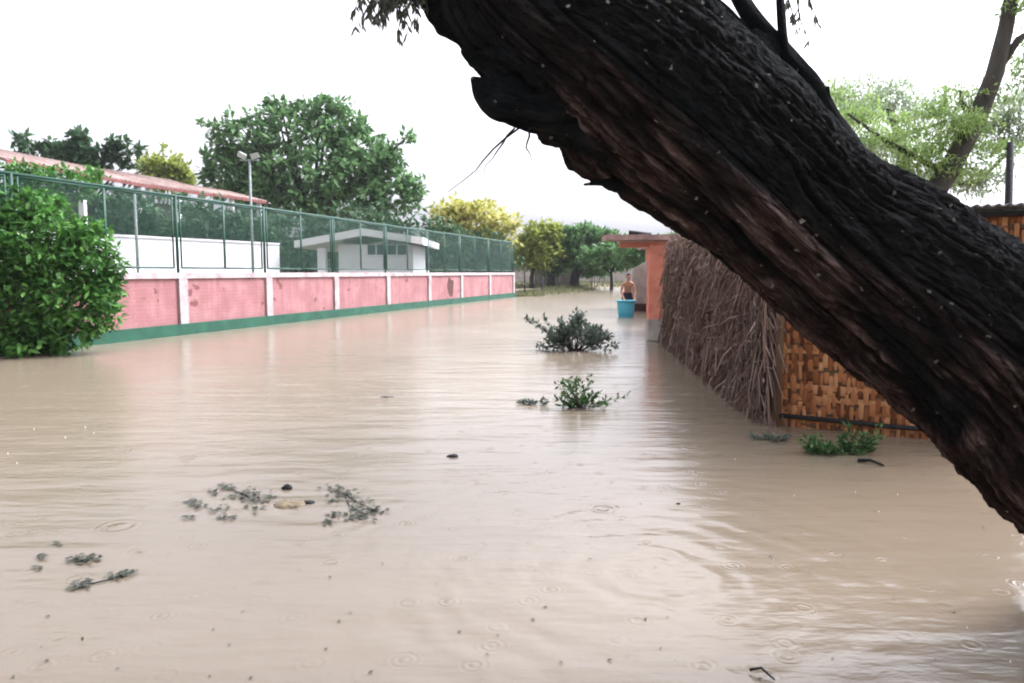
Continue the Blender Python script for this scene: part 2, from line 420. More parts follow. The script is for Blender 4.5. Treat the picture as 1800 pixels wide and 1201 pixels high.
for s0, s1 in zip(pil, pil[1:]):
    b = MB(); wbox(b, s0+PW, s1-PW, -.06, .085, .275, 1.40); o = b.build('wall_panel', M['pink'], rt)
# brown stain where the rendering has fallen off
ss = s_at(789, .9); b = MB()
ring = []
for k in range(26):
    a = 2*math.pi*k/26; r = 1 + .35*noise.noise((math.cos(a)*1.3+5, math.sin(a)*1.3, 2))
    ring.append((ss + .42*r*math.cos(a), .85 + .46*r*math.sin(a)))
vs = [wp(s, .0895, z) for s, z in ring] + [wp(s, .084, z) for s, z in ring]
b.add(vs, [tuple(range(26))] + [(k, k+26, (k+1)%26+26, (k+1)%26) for k in range(26)])
o = b.build('bare_patch', M['stain'], rt); o['label'] = 'brown bare patch where the pink render has come off'

# fence on top of the wall
rt = root('mesh_fence', wp(0, 0, 1.545), 'tall green wire mesh fence standing on top of the pink wall', 'fence')
ZT = 3.42
b = MB(); b.tube([wp(pil[0]-PW, 0, ZT), wp(pil[-1]+.1, 0, ZT)], .035, 8); b.build('top_rail', M['green_metal'], rt)
for s in pil:
    b = MB(); b.tube([wp(s, 0, 1.54), wp(s, 0, ZT)], .04, 8); b.build('post', M['green_metal'], rt)
for s0, s1 in zip(pil, pil[1:]):
    mid = (s0 + s1) / 2
    for a0, a1 in ((s0 + .13, mid - .012), (mid + .012, s1 - .13)):
        z0, z1 = 1.66, ZT - .045
        b = MB()
        for q in (((a0, z0), (a0, z1)), ((a1, z0), (a1, z1)), ((a0, z0), (a1, z0)), ((a0, z1), (a1, z1))):
            b.tube([wp(q[0][0], 0, q[0][1]), wp(q[1][0], 0, q[1][1])], .024, 6)
        fr = b.build('fence_panel', M['green_metal'], rt)
        b = MB(); w = a1 - a0; h = z1 - z0; st_ = .06
        for sg in (1, -1):
            k = -h if sg > 0 else 0
            while k < (w if sg > 0 else w + h):
                # line  x = k + sg*z
                pts = []
                for z in (0, h):
                    x = k + sg * z; pts.append((x, z))
                (x0, za), (x1, zb) = pts
                if x1 != x0:
                    def clip(x, z):
                        if x < 0: return (0, z + (0 - x) / sg)
                        if x > w: return (w, z + (w - x) / sg)
                        return (x, z)
                    (x0, za), (x1, zb) = clip(x0, za), clip(x1, zb)
                    if 0 <= za <= h and 0 <= zb <= h and abs(x1 - x0) > .02:
                        b.tube([wp(a0 + x0, .004*sg, z0 + za), wp(a0 + x1, .004*sg, z0 + zb)],   .0043, 3, cap=False)
                k += st_
        b.build('wire_mesh', M['green_metal'], fr)

# ---------------------------------------------------------------- behind the wall: white wall, white building, red-roof hall, poles
A0, A1 = Vector((-16.2, 17.5, 0)), Vector((-10.15, 31.5, 0))
rt = root('white_wall', A0.lerp(A1, .5), 'plain white wall of the yard seen through the near part of the mesh fence', 'wall')
d = (A1 - A0).normalized(); nn = Vector((d.y, -d.x, 0))
def quadwall(mb, a, c, th, z0, z1):
    d = (c - a).normalized(); n = Vector((d.y, -d.x, 0)) * th
    mb.hexa([a + Vector((0,0,z0)), a + n + Vector((0,0,z0)), c + n + Vector((0,0,z0)), c + Vector((0,0,z0)),
             a + Vector((0,0,z1)), a + n + Vector((0,0,z1)), c + n + Vector((0,0,z1)), c + Vector((0,0,z1))])
b = MB(); quadwall(b, A0, A1, .2, 0, 2.72); b.build('wall_face', M['court'], rt)
b = MB(); quadwall(b, A0 - nn*.04, A1 - nn*.04, .28, 2.722, 2.8); b.build('coping', M['white'], rt)

YB = 32.0
def Z(py, Y): return P(900, py, Y).z
rt = root('white_building', (X(640, YB), YB+2, .1), 'small white building with a low gable roof and dark windows beyond the mesh fence', 'building')
b = MB(); x0, xm, x1 = X(592, YB), X(632, YB), X(726, YB)
zt = Z(430, YB)
b.box(x0, xm, YB + .25, YB + 6, .05, zt); b.box(xm, x1, YB, YB + 6, .05, zt)
b.build('walls', M['court'], rt)
b = MB(); b.box(X(557, YB), X(571, YB), YB, YB + .35, .05, Z(436, YB)); b.build('porch_pillar', M['court'], rt)
b = MB()   # low gable roof with a thick fascia
pts = [(518, 436), (638, 414), (744, 430)]
prof = [(X(px, YB-.4), Z(py, YB-.4)) for px, py in pts]
th = .3
for (xa, za), (xb, zb) in zip(prof, prof[1:]):
    b.hexa([(xa, YB-.5, za), (xb, YB-.5, zb), (xb, YB+6.5, zb), (xa, YB+6.5, za), (xa, YB-.5, za+th), (xb, YB-.5, zb+th), (xb, YB+6.5, zb+th), (xa, YB+6.5, za+th)])
b.build('roof', M['roofwhite'], rt)
for pa, pb in ((646, 676), (681, 714)):
    b = MB(); za, zb = Z(448, YB), Z(430, YB)
    w0, w1 = X(pa, YB), X(pb, YB)
    b.box(w0, w1, YB-.03, YB+.02, za, zb-.02)
    wn_ = b.build('window', M['glass'], rt)
    b = MB()
    for q in ((w0-.03, w1+.03, za-.04, za), (w0-.03, w0, za, zb-.02), (w1, w1+.03, za, zb-.02), ((w0+w1)/2-.02, (w0+w1)/2+.02, za, zb-.02)):
        b.box(q[0], q[1], YB-.045, YB-.031, q[2], q[3])
    b.build('window_frame', M['court'], wn_)

# hall with the red roof: three stepped roof slopes over columns
H0, H1 = P(12, 276, 31), P(470, 357, 50)
rt = root('roofed_hall', (H0.lerp(H1, .5).x - 4, 40, .1), 'long open hall with a stepped faded red tile roof behind the white wall', 'building')
def roof_seg(pxa, pya, Ya, pxb, pyb, Yb, rise, back):
    a, c = P(pxa, pya, Ya), P(pxb, pyb, Yb)
    u = (c - a); u.z = 0; u.normalize(); n = Vector((-u.y, u.x, 0))   # away from the court
    up = Vector((0,0,rise)); th = Vector((0,0,.1))
    a2, c2 = a + n*back + up, c + n*back + up
    b = MB(); b.hexa([a, c, c2, a2, a+th, c+th, c2+th, a2+th])
    r = b.build('roof', M['tile'], rt)
    b = MB(); k = int((c - a).length / .33)        # rolled tile ribs
    for i in range(k + 1):
        f = i / k; p0 = a.lerp(c, f) + th; p1 = a2.lerp(c2, f) + th
        b.tube([p0, p1], .07, 5)
    b.build('tile_ribs', M['tile'], r)
    b = MB(); e = Vector((0,0,-.06)); f0 = -n*.04
    b.hexa([a+e+f0, c+e+f0, c+e, a+e, a+th*.9+f0, c+th*.9+f0, c+th*.9, a+th*.9]); b.build('fascia', M['tiledark'], r)
    return a, c, n
segs = [roof_seg(10, 284, 31, 262, 329, 40, .95, 3.2), roof_seg(262, 328, 40, 372, 344, 44.5, .95, 3.2), roof_seg(352, 340, 44, 468, 357, 50, .75, 3.0)]
for a, c, n in segs:
    for f in (.06, .5, .94):
        p = a.lerp(c, f) + n * .3
        b = MB(); b.box(p.x-.13, p.x+.13, p.y-.13, p.y+.13, .05, p.z-.0); b.build('column', M['court'], rt)
a, c = segs[0][0] + segs[0][2]*2.8, segs[2][1] + segs[2][2]*2.6
a.z = c.z = 0
b = MB(); quadwall(b, a, c, .2, .05, 5.6); b.build('back_wall', M['greywall'], rt)

# poles in the court
def court_pole(px, ytop, Y, lamps, label):
    x = P(px, 479, Y).x; zt = P(px, ytop, Y).z
    rt = root('lamp_pole' if lamps else 'court_pole', (x, Y, .1), label, 'pole')
    b = MB(); b.tube([(x, Y, .05), (x, Y, zt)], [.055, .042], 10); b.build('pole', M['pole'], rt)
    if lamps:
        b = MB(); b.tube([(x-.35, Y, zt), (x+.35, Y, zt)], .03, 8); b.build('cross_arm', M['pole'], rt)
        for sx, rz in ((-.22, .5), (.24, -.25)):
            b = MB(); w, h, dd = .16, .1, .07
            pts = [Vector((dx*(w if dy < 0 else w*.7), dy*dd, dz*(h if dy < 0 else h*.6))) for dz in (-1,1) for dx, dy in ((-1,-1),(1,-1),(1,1),(-1,1))]
            mt = Matrix.Translation((x+sx, Y-.06, zt+.17)) @ Matrix.Rotation(rz, 4, 'Y') @ Matrix.Rotation(R(25), 4, 'X')
            b.hexa([mt @ p for p in pts]); fl = b.build('floodlight', M['lamp'], rt)
            b = MB(); b.tube([(x+sx, Y, zt), (x+sx, Y-.03, zt+.1)], .02, 6); b.build('bracket', M['pole'], fl)
    else:
        b = MB(); b.tube([(x, Y, zt-.02), (x, Y, zt+.05)], [.06, .03], 10); b.build('cap', M['pole'], rt)
court_pole(445, 282, 27, True, 'tall grey pole with two floodlights on its top beside the red roof')
court_pole(243, 338, 24.5, False, 'plain grey pole without lamps in front of the white yard wall')

# ---------------------------------------------------------------- trees behind the wall
def scatter(cx, cy, rx, ry, n, r, Y=0):
    out = []
    for i in range(n):
        a = i * 2.39996; q = math.sqrt((i + .5) / n)
        out.append((cx + rx*q*math.cos(a), cy + ry*q*math.sin(a), r*rnd.uniform(.75,1.2), r*rnd.uniform(.55,.85), rnd.uniform(-3,3)))
    return out
big = [(560,300,130,75),(430,245,55,45),(395,300,40,50),(490,225,60,40),(560,205,45,28),(600,225,45,35),(650,300,60,50),(690,350,52,45),
       (480,350,90,45),(600,360,90,40),(690,258,18,13),(672,290,30,24),(728,330,22,14),(380,225,18,12),(492,186,14,10),(575,184,26,11,0),(716,242,6,5), (620,255,40,30),(430,320,60,40)]
make_tree('leafy_tree', 'biggest tree, a tall broad dark green crown behind the mesh fence', 'tree', 545, 57, big, 'tree', 15000, .62, .55, trunk_r=.4, per=9, hollow=.4, flat=.55)
make_tree('yellow_tree', 'bright yellow flowering tree past the end of the mesh fence', 'tree', 830, 60, [(790,390,42,34),(840,385,52,30),(880,398,34,26),(815,372,34,18),(860,420,45,25),(775,420,30,22)], 'yellow', 5200, .5, .5, trunk_r=.2, per=9, hollow=.4)
make_tree('background_tree', 'sparse tree with dark tufts rising left behind the red roof', 'tree', 140, 46,
          [(140,270,26,26),(105,272,30,14),(60,268,26,9),(165,292,30,24),(190,262,16,9),(215,258,8,6),(88,257,16,7),(142,243,15,8),(35,244,8,5),(45,256,5,5),(205,276,14,9),(240,266,8,5),(222,292,12,7),(205,250,8,5)], 'darkleaf', 2000, .5, .3, trunk_r=.2, per=7, hollow=.3)
make_tree('background_tree', 'small rounded olive tree between the red roof and the biggest tree', 'tree', 292, 62,
          [(290,296,38,26),(262,296,18,20),(318,308,22,20),(295,320,40,20)], 'olive', 2300, .55, .5, trunk_r=.2, per=9, hollow=.4)
lows = [(215,385,70,55,'dense shrubby tree behind the white wall at its left end'), (330,392,75,48,'dense dark tree under the red roof behind the white wall'),
        (520,412,70,42,'low dark tree left of the small white building'), (640,395,80,38,'dark bushy tree right behind the small white building'),
        (765,425,60,42,'dark tree under the yellow tree right of the small white building'), (428,408,50,40,'low dark tree behind the floodlight pole'),
        (850,440,55,32,'low dark green tree behind the far end of the mesh fence')]
for px, py, rx, rz, lab in lows:
    Y = 38 if px < 480 else 48
    if px > 800: Y = 58
    make_tree('dense_tree', lab, 'tree', px, Y, [(px,py,rx,rz),(px-rx*.5,py+rz*.5,rx*.6,rz*.6),(px+rx*.5,py+rz*.4,rx*.6,rz*.65),(px,py+rz*.9,rx*1.1,rz*.5)],
              'darkleaf', 2600, .42, .4, trunk_r=.15, per=9, hollow=.3, group='dense trees behind the mesh fence')

# far bank trees beyond the end of the wall
make_tree('bank_tree', 'yellow green tree on the far bank right of the yellow tree', 'tree', 935, 66, [(945,415,32,22),(925,435,30,20),(968,406,24,15),(925,458,20,16),(955,440,34,18),(945,462,30,12)], 'olive', 3600, .5, .4, trunk_r=.18, per=9, hollow=.4)
make_tree('bank_tree', 'bushy green tree with a thick dark trunk on the far bank', 'tree', 1010, 68, [(1000,420,44,26),(1035,418,42,20),(975,436,30,22),(1015,445,46,20),(1065,430,34,24),(1040,450,46,16),(985,452,34,16),(1030,462,44,10)], 'tree', 8500, .5, .42, trunk_r=.42, per=9, hollow=.35, bark='darkwood')
make_tree('bank_tree', 'low green tree with a thin trunk just left of the person', 'tree', 1074, 64, [(1075,448,46,22),(1078,462,40,9),(1050,455,34,16),(1098,440,34,22)], 'tree', 3800, .5, .4, trunk_r=.15, per=9, hollow=.35, bark='darkwood')
make_tree('bank_tree', 'green tree with a forked thin trunk behind the person and the orange pillar', 'tree', 1117, 58, [(1115,448,36,20),(1120,463,36,8),(1140,444,32,22),(1168,440,38,26)], 'tree', 3800, .45, .4, trunk_r=.12, per=9, hollow=.35, bark='darkwood')
for px, py, rx, rz, Y, lab in ((970,458,26,20,70,'low rounded green bush in front of the mud shed on the far bank'), (1045,470,30,14,70,'low wide green bush between the thick dark trunk and the thin trunk'), (1150,470,24,12,62,'low green bush on the far bank just left of the orange pillar')):
    bx = X(px, Y, 1.5); rt = root('bank_bush', (bx, Y, ground_z(bx, Y)), lab, 'bush', 'bushes on the far bank')
    bl = [blob(px, py, Y, rx, rz), blob(px-rx*.5, py+rz*.5, Y, rx*.6, rz*.6), blob(px+rx*.5, py+rz*.5, Y, rx*.6, rz*.6)]
    b = MB(); fill_crown(b, bl, 1800, .36, .35, per=8, hollow=.25); b.build('foliage', M['tree'], rt)
    b = MB()
    for c, r in bl: b.tube([(bx, Y, ground_z(bx, Y)-.1), c], [.05, .02], 5)
    b.build('stems', M['wood'], rt)
# far masses that hide the horizon
b = MB()
for i in range(34):
    x = -75 + i * 5; y = 112 + rnd.uniform(-4, 4)
    fill_crown(b, [((x, y, 2.6 + rnd.uniform(0, 1.2)), (4.6, 3, 2.6 + rnd.uniform(0, 1)))], 620, .9, .8, per=8, hollow=.2)
tag(b.build('far_wood', M['darkleaf']), kind='stuff')

# far walls seen between the trunks
YF = 84
rt = root('far_wall', (X(1010, YF), YF, .3), 'low whitish wall on the far bank seen between the trunks', 'wall')
b = MB(); b.box(X(900, YF), X(1160, YF), YF, YF+.3, .1, Z(474, YF)); b.build('wall_face', M['concrete'], rt)
b = MB(); b.box(X(900, YF), X(1160, YF), YF-.06, YF+.36, Z(474, YF)+.003, Z(472, YF)); b.build('coping', M['concrete'], rt)
YS = 72
rt = root('mud_shed', (X(975, YS), YS+2, .2), 'grey brown mud walled shed under the bank trees', 'shed')
b = MB(); b.box(X(940, YS), X(1006, YS), YS, YS+4, .1, Z(452, YS)); b.build('walls', M['greywall'], rt)
b = MB(); b.box(X(936, YS), X(1010, YS), YS-.4, YS+4.4, Z(452, YS)+.003, Z(449, YS)); b.build('roof', M['slab'], rt)
b = MB(); b.box(X(962, YS), X(976, YS), YS-.03, YS+.03, .1, Z(478, YS)); b.build('door', M['darkwood'], rt)

# wire fence going on from the end of the wall
F0, F1 = wp(pil[-1] + .5, 0, 0), G(1062, 503)
rt = root('wire_fence', (F0.x, F0.y, -.2), 'thin post and wire fence on the grassy bank past the end of the pink wall', 'fence')
pp = []
for i, f in enumerate((0, .07, .2, .36, .55, .78, 1)):
    p = F0.lerp(F1, f); p.z = 0; pp.append(p)
    h = 1.9 if i < 2 else 1.25
    b = MB(); b.tube([(p.x, p.y, -.5), (p.x + rnd.uniform(-.04,.04), p.y, h)], .055, 7); b.build('post', M['darkwood'], rt)
for z in (.25, .55, .85, 1.12):
    b = MB(); b.tube([p + Vector((0, 0, z)) for p in pp], .005, 4); b.build('wire', M['darkwood'], rt)

# ---------------------------------------------------------------- left shrub
SY = 14.0
rt = root('shrub', (P(70, 600, SY).x, SY, -.3), 'large bright green leafy shrub growing in the water against the pink wall', 'shrub')
blobs = [blob(95,500,SY,105,100), blob(30,540,SY-.3,70,80), blob(150,540,SY-.2,55,60), blob(0,450,SY,100,80), blob(70,425,SY,85,62), blob(150,455,SY,55,60),
         blob(40,368,SY+.3,62,34), blob(95,362,SY+.3,26,18), blob(172,440,SY,26,30), blob(205,470,SY,14,20), blob(120,590,SY-.2,45,26), blob(45,600,SY-.5,60,24), blob(-90,500,SY-.3,110,120), blob(140,415,SY,42,36), blob(5,372,SY+.2,50,28), blob(180,520,SY,34,38)]
b = MB(); fill_crown(b, blobs, 16500, .14, .2, per=11, hollow=.62, flat=.8, wr=.62, droop=.2)
b.build('foliage', M['bush'], rt)
b = MB(); o0 = Vector((P(70, 600, SY).x, SY, -.5))
for c, r in blobs:
    m = o0.lerp(c, .5) + Vector((rnd.uniform(-.2,.2), 0, .1)); b.tube([o0 + rdir()*.1, m, c], [.05, .035, .012], 6)
b.build('stems', M['wood'], rt)
# climbing sprays above the fence
rt = root('climbing_plant', P(120, 340, 15.5), 'light green creeper spilling over the top rail of the mesh fence at the left', 'plant')
bl = [blob(0,345,15.3,40,16), blob(45,305,15.8,40,14), blob(110,316,16.5,48,24), blob(160,310,17.2,22,15), blob(75,325,16,30,18), blob(20,310,15.6,30,22), blob(140,340,16.8,38,12)]
b = MB(); fill_crown(b, bl, 3000, .12, .16, per=9, hollow=.3, flat=.7); b.build('foliage', M['bush'], rt)
b = MB()
for c, r in bl: b.tube([P(120, 340, 16.4), P(120, 340, 16.4).lerp(c, .6) + Vector((0,0,.08)), c], [.025,.018,.008], 5)
b.build('stems', M['wood'], rt)

# ---------------------------------------------------------------- orange house with a porch
PY = 16.4; pg = G(1153, 600)
PY = pg.y
xl, xr = X(1141, PY, 1), X(1166, PY, 1)
rt = root('orange_house', (xr + 1.5, PY + 4, -.4), 'orange painted house with a porch pillar and worn concrete canopy over the water', 'house')
zc = Z(430, PY)
b = MB(); b.box(xl, xr, PY, PY+.32, .5, zc); pl_ = b.build('pillar', M['orange'], rt)
b = MB(); b.box(xl-.004, xr+.004, PY-.004, PY+.324, -.5, .5); o = b.build('pillar_base', M['concrete'], pl_); o['label'] = 'bare pale lower part of the orange pillar'
b = MB(); b.box(xl-.03, xr+.05, PY-.12, PY-.006, -.5, .035); b.build('step', M['greywall'], rt)
b = MB()
n = 26
top = [(X(1066, PY) + (4.2) * i / n, Z(413, PY) + .02*noise.noise((i*.7, 0, 0))) for i in range(n+1)]
for (xa, za), (xb, zb) in zip(top, top[1:]):
    ya = PY - .2 + .03*noise.noise((xa*3, 1, 0)); yb = PY - .2 + .03*noise.noise((xb*3, 1, 0))
    D_ = PY + (.7 if xa < xl else 3.6)
    b.hexa([(xa, ya, za-.12), (xb, yb, zb-.12), (xb, D_, zb-.12), (xa, D_, za-.12), (xa, ya, za), (xb, yb, zb), (xb, D_, zb), (xa, D_, za)])
b.build('canopy', M['slab'], rt)
zb_ = Z(413, PY) - .14
b = MB(); b.box(X(1092, PY), xl - .003, PY+.04, PY+.28, zb_-.14, zb_-.012); b.box(xr+.003, xr+2.8, PY+.04, PY+.28, zb_-.14, zb_-.012); b.box(xl, xr, PY+.0, PY+.32, zc+.003, zb_-.012)
b.build('beam', M['orange'], rt)
b = MB(); b.tube([(xl+.05, PY+.16, zb_+.15), (xl-.45, PY+.16, zb_+.2)], .05, 8); b.build('drain_pipe', M['darkwood'], rt)
b = MB(); b.box(5.9, 9.5, PY+3, PY+16, .0, 2.55); b.build('walls', M['orange'], rt)
b = MB(); b.box(5.6, 9.8, PY+2.7, PY+16.3, 2.553, 2.68); b.build('roof', M['slab'], rt)
YD = 29.3
b = MB(); x0, x1 = X(1111, YD, 1), X(1150, YD, 1)
b.hexa([(x0, YD, .3), (x1, YD, .3), (x1, YD+.15, .3), (x0, YD+.15, .3), (x0, YD, Z(474, YD)), (x1, YD, Z(452, YD)), (x1, YD+.15, Z(452, YD)), (x0, YD+.15, Z(474, YD))])
b.build('yard_wall', M['concrete'], rt)
b = MB(); b.box(x0-.05, x1, YD-.25, YD+.2, -.5, .297); b.build('wall_base', M['darkbase'], rt)

# ---------------------------------------------------------------- straw fence
S0, S1 = G(1176, 604), G(1358, 744)
S0.z = S1.z = 0
sd = (S1 - S0).normalized(); sn = Vector((sd.y, -sd.x, 0))
if sn.x > 0: sn = -sn          # towards the street
SL = (S1 - S0).length
rt = root('straw_fence', S0.lerp(S1, .5), 'shaggy fence of dry brown stalks between the orange pillar and the cane hut', 'fence')
b = MB()
a, c = S0 - sn*.1, S1 - sn*.1
K = 24
def SP(s, h, n): return S0 + sd * (s * SL) + Vector((0,0,h)) + sn * n
rows = [-.5, .3, .8, 1.3, 1.8, 2.15]
b.add([SP(i/K, h, -.06 + .05*noise.noise((i*.6, h*2, 3))) for h in rows for i in range(K+1)],
      [(j*(K+1)+i, j*(K+1)+i+1, (j+1)*(K+1)+i+1, (j+1)*(K+1)+i) for j in range(len(rows)-1) for i in range(K)])
b.add([SP(i/K, h, -.22) for h in rows for i in range(K+1)],
      [(j*(K+1)+i, (j+1)*(K+1)+i, (j+1)*(K+1)+i+1, j*(K+1)+i+1) for j in range(len(rows)-1) for i in range(K)])
b.build('backing_mat', M['thatchback'], rt)
b = MB()
for i in range(10500):
    s = rnd.random() ** .8; h = rnd.uniform(.02, 2.25)
    if s < .35 and rnd.random() < .3: h = rnd.uniform(.02, 1.0)
    L = rnd.uniform(.25, .85) * (1.0 if h < 2 else .7)
    ang = rnd.choice((rnd.gauss(.15, .45), rnd.gauss(-.7, .4), rnd.uniform(-1.9, 1.9), rnd.uniform(-1.9, 1.9))) if h > .5 else rnd.choice((rnd.gauss(.1, .4), rnd.gauss(-.4, .4), rnd.uniform(-1.2, 1.2)))
    dirv = (sd * math.sin(ang) - Vector((0,0,1)) * math.cos(ang)).normalized() + sn * rnd.uniform(-.05, .3)
    p0 = SP(s, h, rnd.uniform(-.04, .1)); p2 = p0 + dirv * L
    if p2.z < -.1: p2.z = -.1
    m = p0.lerp(p2, .5) + sn * rnd.uniform(-.01, .07) + sd * rnd.uniform(-.03, .03)
    w = rnd.choice((.003, .004, .005, .007, .009, .013)); 
    b.tube([p0, m, p2], [w, w*.9, w*.3], 3, cap=False)
for i in range(800):       # thicker sticks
    s = rnd.random(); h = rnd.uniform(.15, 2.2); ang = rnd.gauss(.1, .8); L = rnd.uniform(.4, 1.1)
    p0 = SP(s, h, rnd.uniform(.02, .12)); p2 = p0 + (sd*math.sin(ang) - Vector((0,0,1))*math.cos(ang) + sn*rnd.uniform(0,.2))*L
    p2.z = max(p2.z, -.1); w = rnd.uniform(.007, .014); b.tube([p0, p2], [w, w*.7], 5, jit=.1)
b.build('stalks', M['straw'], rt)
b = MB()
for i in range(2600):       # dry leaf blades hanging among the stalks
    s = rnd.random() ** .8; p0 = SP(s, rnd.uniform(.1, 2.2), rnd.uniform(.02, .12))
    ang = rnd.uniform(-1.9, 1.9); dv = sd*math.sin(ang) - Vector((0,0,math.cos(ang))) + sn*rnd.uniform(0,.5)
    b.leaf(p0, dv.normalized(), sn + rdir()*.6, rnd.uniform(.12,.4), rnd.uniform(.02,.05))
for i in range(420):       # long leaf blades sticking out of the top
    s = rnd.random(); p0 = SP(s, rnd.uniform(1.7, 2.2), rnd.uniform(-.1, .1))
    ang = rnd.uniform(-1.2, 1.2); dv = sd*math.sin(ang) + Vector((0,0,math.cos(ang))) + sn*rnd.uniform(-.2,.5)
    b.leaf(p0, dv.normalized(), sn, rnd.uniform(.25,.5), .03)
b.build('loose_blades', M['straw'], rt)

# ---------------------------------------------------------------- cane hut
C0, C1 = G(1366, 748), G(1612, 771)
C0.z = C1.z = 0
cd = (C1 - C0).normalized(); cn = Vector((cd.y, -cd.x, 0))
if cn.y > 0: cn = -cn
CL = (C1 - C0).length * 1.75
def CP(s, h, n): return C0 + cd * s + cn * n + Vector((0,0,h))
def cbox(mb, s0, s1, n0, n1, z0, z1):
    q = [CP(s0,z0,n0), CP(s0,z0,n1), CP(s1,z0,n1), CP(s1,z0,n0), CP(s0,z1,n0), CP(s0,z1,n1), CP(s1,z1,n1), CP(s1,z1,n0)]
    mb.hexa(q)
rt = root('cane_hut', CP(CL/2, 0, -1), 'hut of woven orange brown cane matting with a zinc sheet roof behind the leaning trunk', 'hut')
b = MB(); cbox(b, 0, CL, -.05, -.02, -.45, 2.05); b.build('inner_mat', M['post'], rt)
b = MB(); cw = .043; i = 0; s = .03
while s < CL - .02:
    w = cw * rnd.uniform(.75, 1.25); h = -.2 + rnd.uniform(0, .12)
    while h < 2.05:
        L = rnd.uniform(.07, .19); top = min(h + L, 2.08); tilt = rnd.uniform(-.009, .009)
        bw = w * rnd.uniform(.36, .56); o = rnd.uniform(.001, .009); lean = rnd.uniform(-.014,.014)
        vs = []
        for hh, dep in ((h, -.006), (h + (top-h)*.3, o), (h + (top-h)*.7, o), (top, -.006)):
            ll = lean*(hh-h)/L; vs += [CP(s - bw + tilt + ll, hh, dep - .004), CP(s + tilt + ll, hh, dep + .004), CP(s + bw + tilt + ll, hh, dep - .004)]
        fs = []
        for r_ in range(3):
            for k in range(2): fs.append((r_*3+k, r_*3+k+1, (r_+1)*3+k+1, (r_+1)*3+k))
        b.add(vs, fs, True)
        h = top + rnd.choice((.003, .006, .012, .02, .03, .045))
    s += w
mat_ = b.build('woven_mat', M['cane'], rt)
b = MB()
for h in [x * .115 + .05 for x in range(18)]:
    cbox(b, .01, CL, -.014, -.004, h + rnd.uniform(-.01,.01), h + .045)
b.build('cross_canes', M['cane'], mat_)
b = MB(); b.tube([CP(-.02, .115, .035), CP(CL*.5, .10, .04), CP(CL, .12, .035)], .022, 8, jit=.05); b.build('bottom_rail', M['darkwood'], rt)
b = MB(); b.tube([CP(-.01, -.5, .03), CP(0, 1.1, .035), CP(-.01, 2.1, .03)], [.045,.042,.04], 8, jit=.06); b.build('corner_post', M['post'], rt)
b = MB(); b.tube([CP(CL, -.5, .03), CP(CL, 2.1, .03)], .045, 8, jit=.06); b.build('corner_post', M['post'], rt)
b = MB()   # side wall going back
for (sa, off) in ((CL, 0),):
    b.hexa([CP(CL-.03, -.4, -.06), CP(CL, -.4, -.06), CP(CL, -.4, -2.6), CP(CL-.03, -.4, -2.6), CP(CL-.03, 2.05, -.06), CP(CL, 2.05, -.06), CP(CL, 2.05, -2.6), CP(CL-.03, 2.05, -2.6)])
b.build('side_mat', M['cane'], rt)
b = MB(); K = 60  # corrugated zinc sheet with thickness
x0r, x1r = .35, CL + .4
def zr(s, n): return 2.12 + .012*math.sin(s*80) - .05*(n-.25)
vs = []; 
for n_ in (.3, -2.8):
    for i in range(K*4+1):
        s = x0r + (x1r-x0r)*i/(K*4); vs.append(CP(s, zr(s, n_), n_))
for n_ in (.3, -2.8):
    for i in range(K*4+1):
        s = x0r + (x1r-x0r)*i/(K*4); vs.append(CP(s, zr(s, n_)-.004, n_))
W = K*4+1
fs = [(i, i+1, W+i+1, W+i) for i in range(W-1)] + [(2*W+i, 3*W+i, 3*W+i+1, 2*W+i+1) for i in range(W-1)] + [(i, 2*W+i, 2*W+i+1, i+1) for i in range(W-1)]
b.add(vs, fs, True); b.build('roof_sheet', M['zinc'], rt)
b = MB(); b.tube([CP(.2, 2.065, .06), CP(CL+.2, 2.065, .06)], .035, 8, jit=.05); b.build('roof_beam', M['darkwood'], rt)

# ---------------------------------------------------------------- leaning foreground tree
TY = 2.8
spine = [(30,-1250,70),(270,-840,100),(550,-450,135),(820,-165,160),(897,0,132),(1087,128,178),(1275,268,168),(1408,380,160),(1582,498,178),(1728,612,186),(1858,728,202),(2012,846,226),(2150,1040,300),(2270,1250,390)]
depths = [3.9,3.5,3.1,2.95,2.86,2.8,2.78,2.78,2.78,2.8,2.8,2.82,2.86,2.9]
pts = []; rad = []
for (px, py, hw), dy in zip(spine, depths):
    pts.append(P(px, py, dy)); rad.append(hw / F * dy / ct)
pts[-1].z = min(pts[-1].z, -.45)
def catmull(a, i, f):
    g = lambda k: a[max(0, min(len(a)-1, k))]
    p0, p1, p2, p3 = g(i-1), g(i), g(i+1), g(i+2)
    return .5*((2*p1) + (p2-p0)*f + (2*p0-5*p1+4*p2-p3)*f*f + (3*p1-p0-3*p2+p3)*f**3)
NS, NR = 860, 400
b = MB(); vs = []; grain = []; peel = []; crack = []
s_acc = 0; last = None
def smooth(a, b_, x):
    t = max(0, min(1, (x - a) / (b_ - a))); return t*t*(3-2*t)
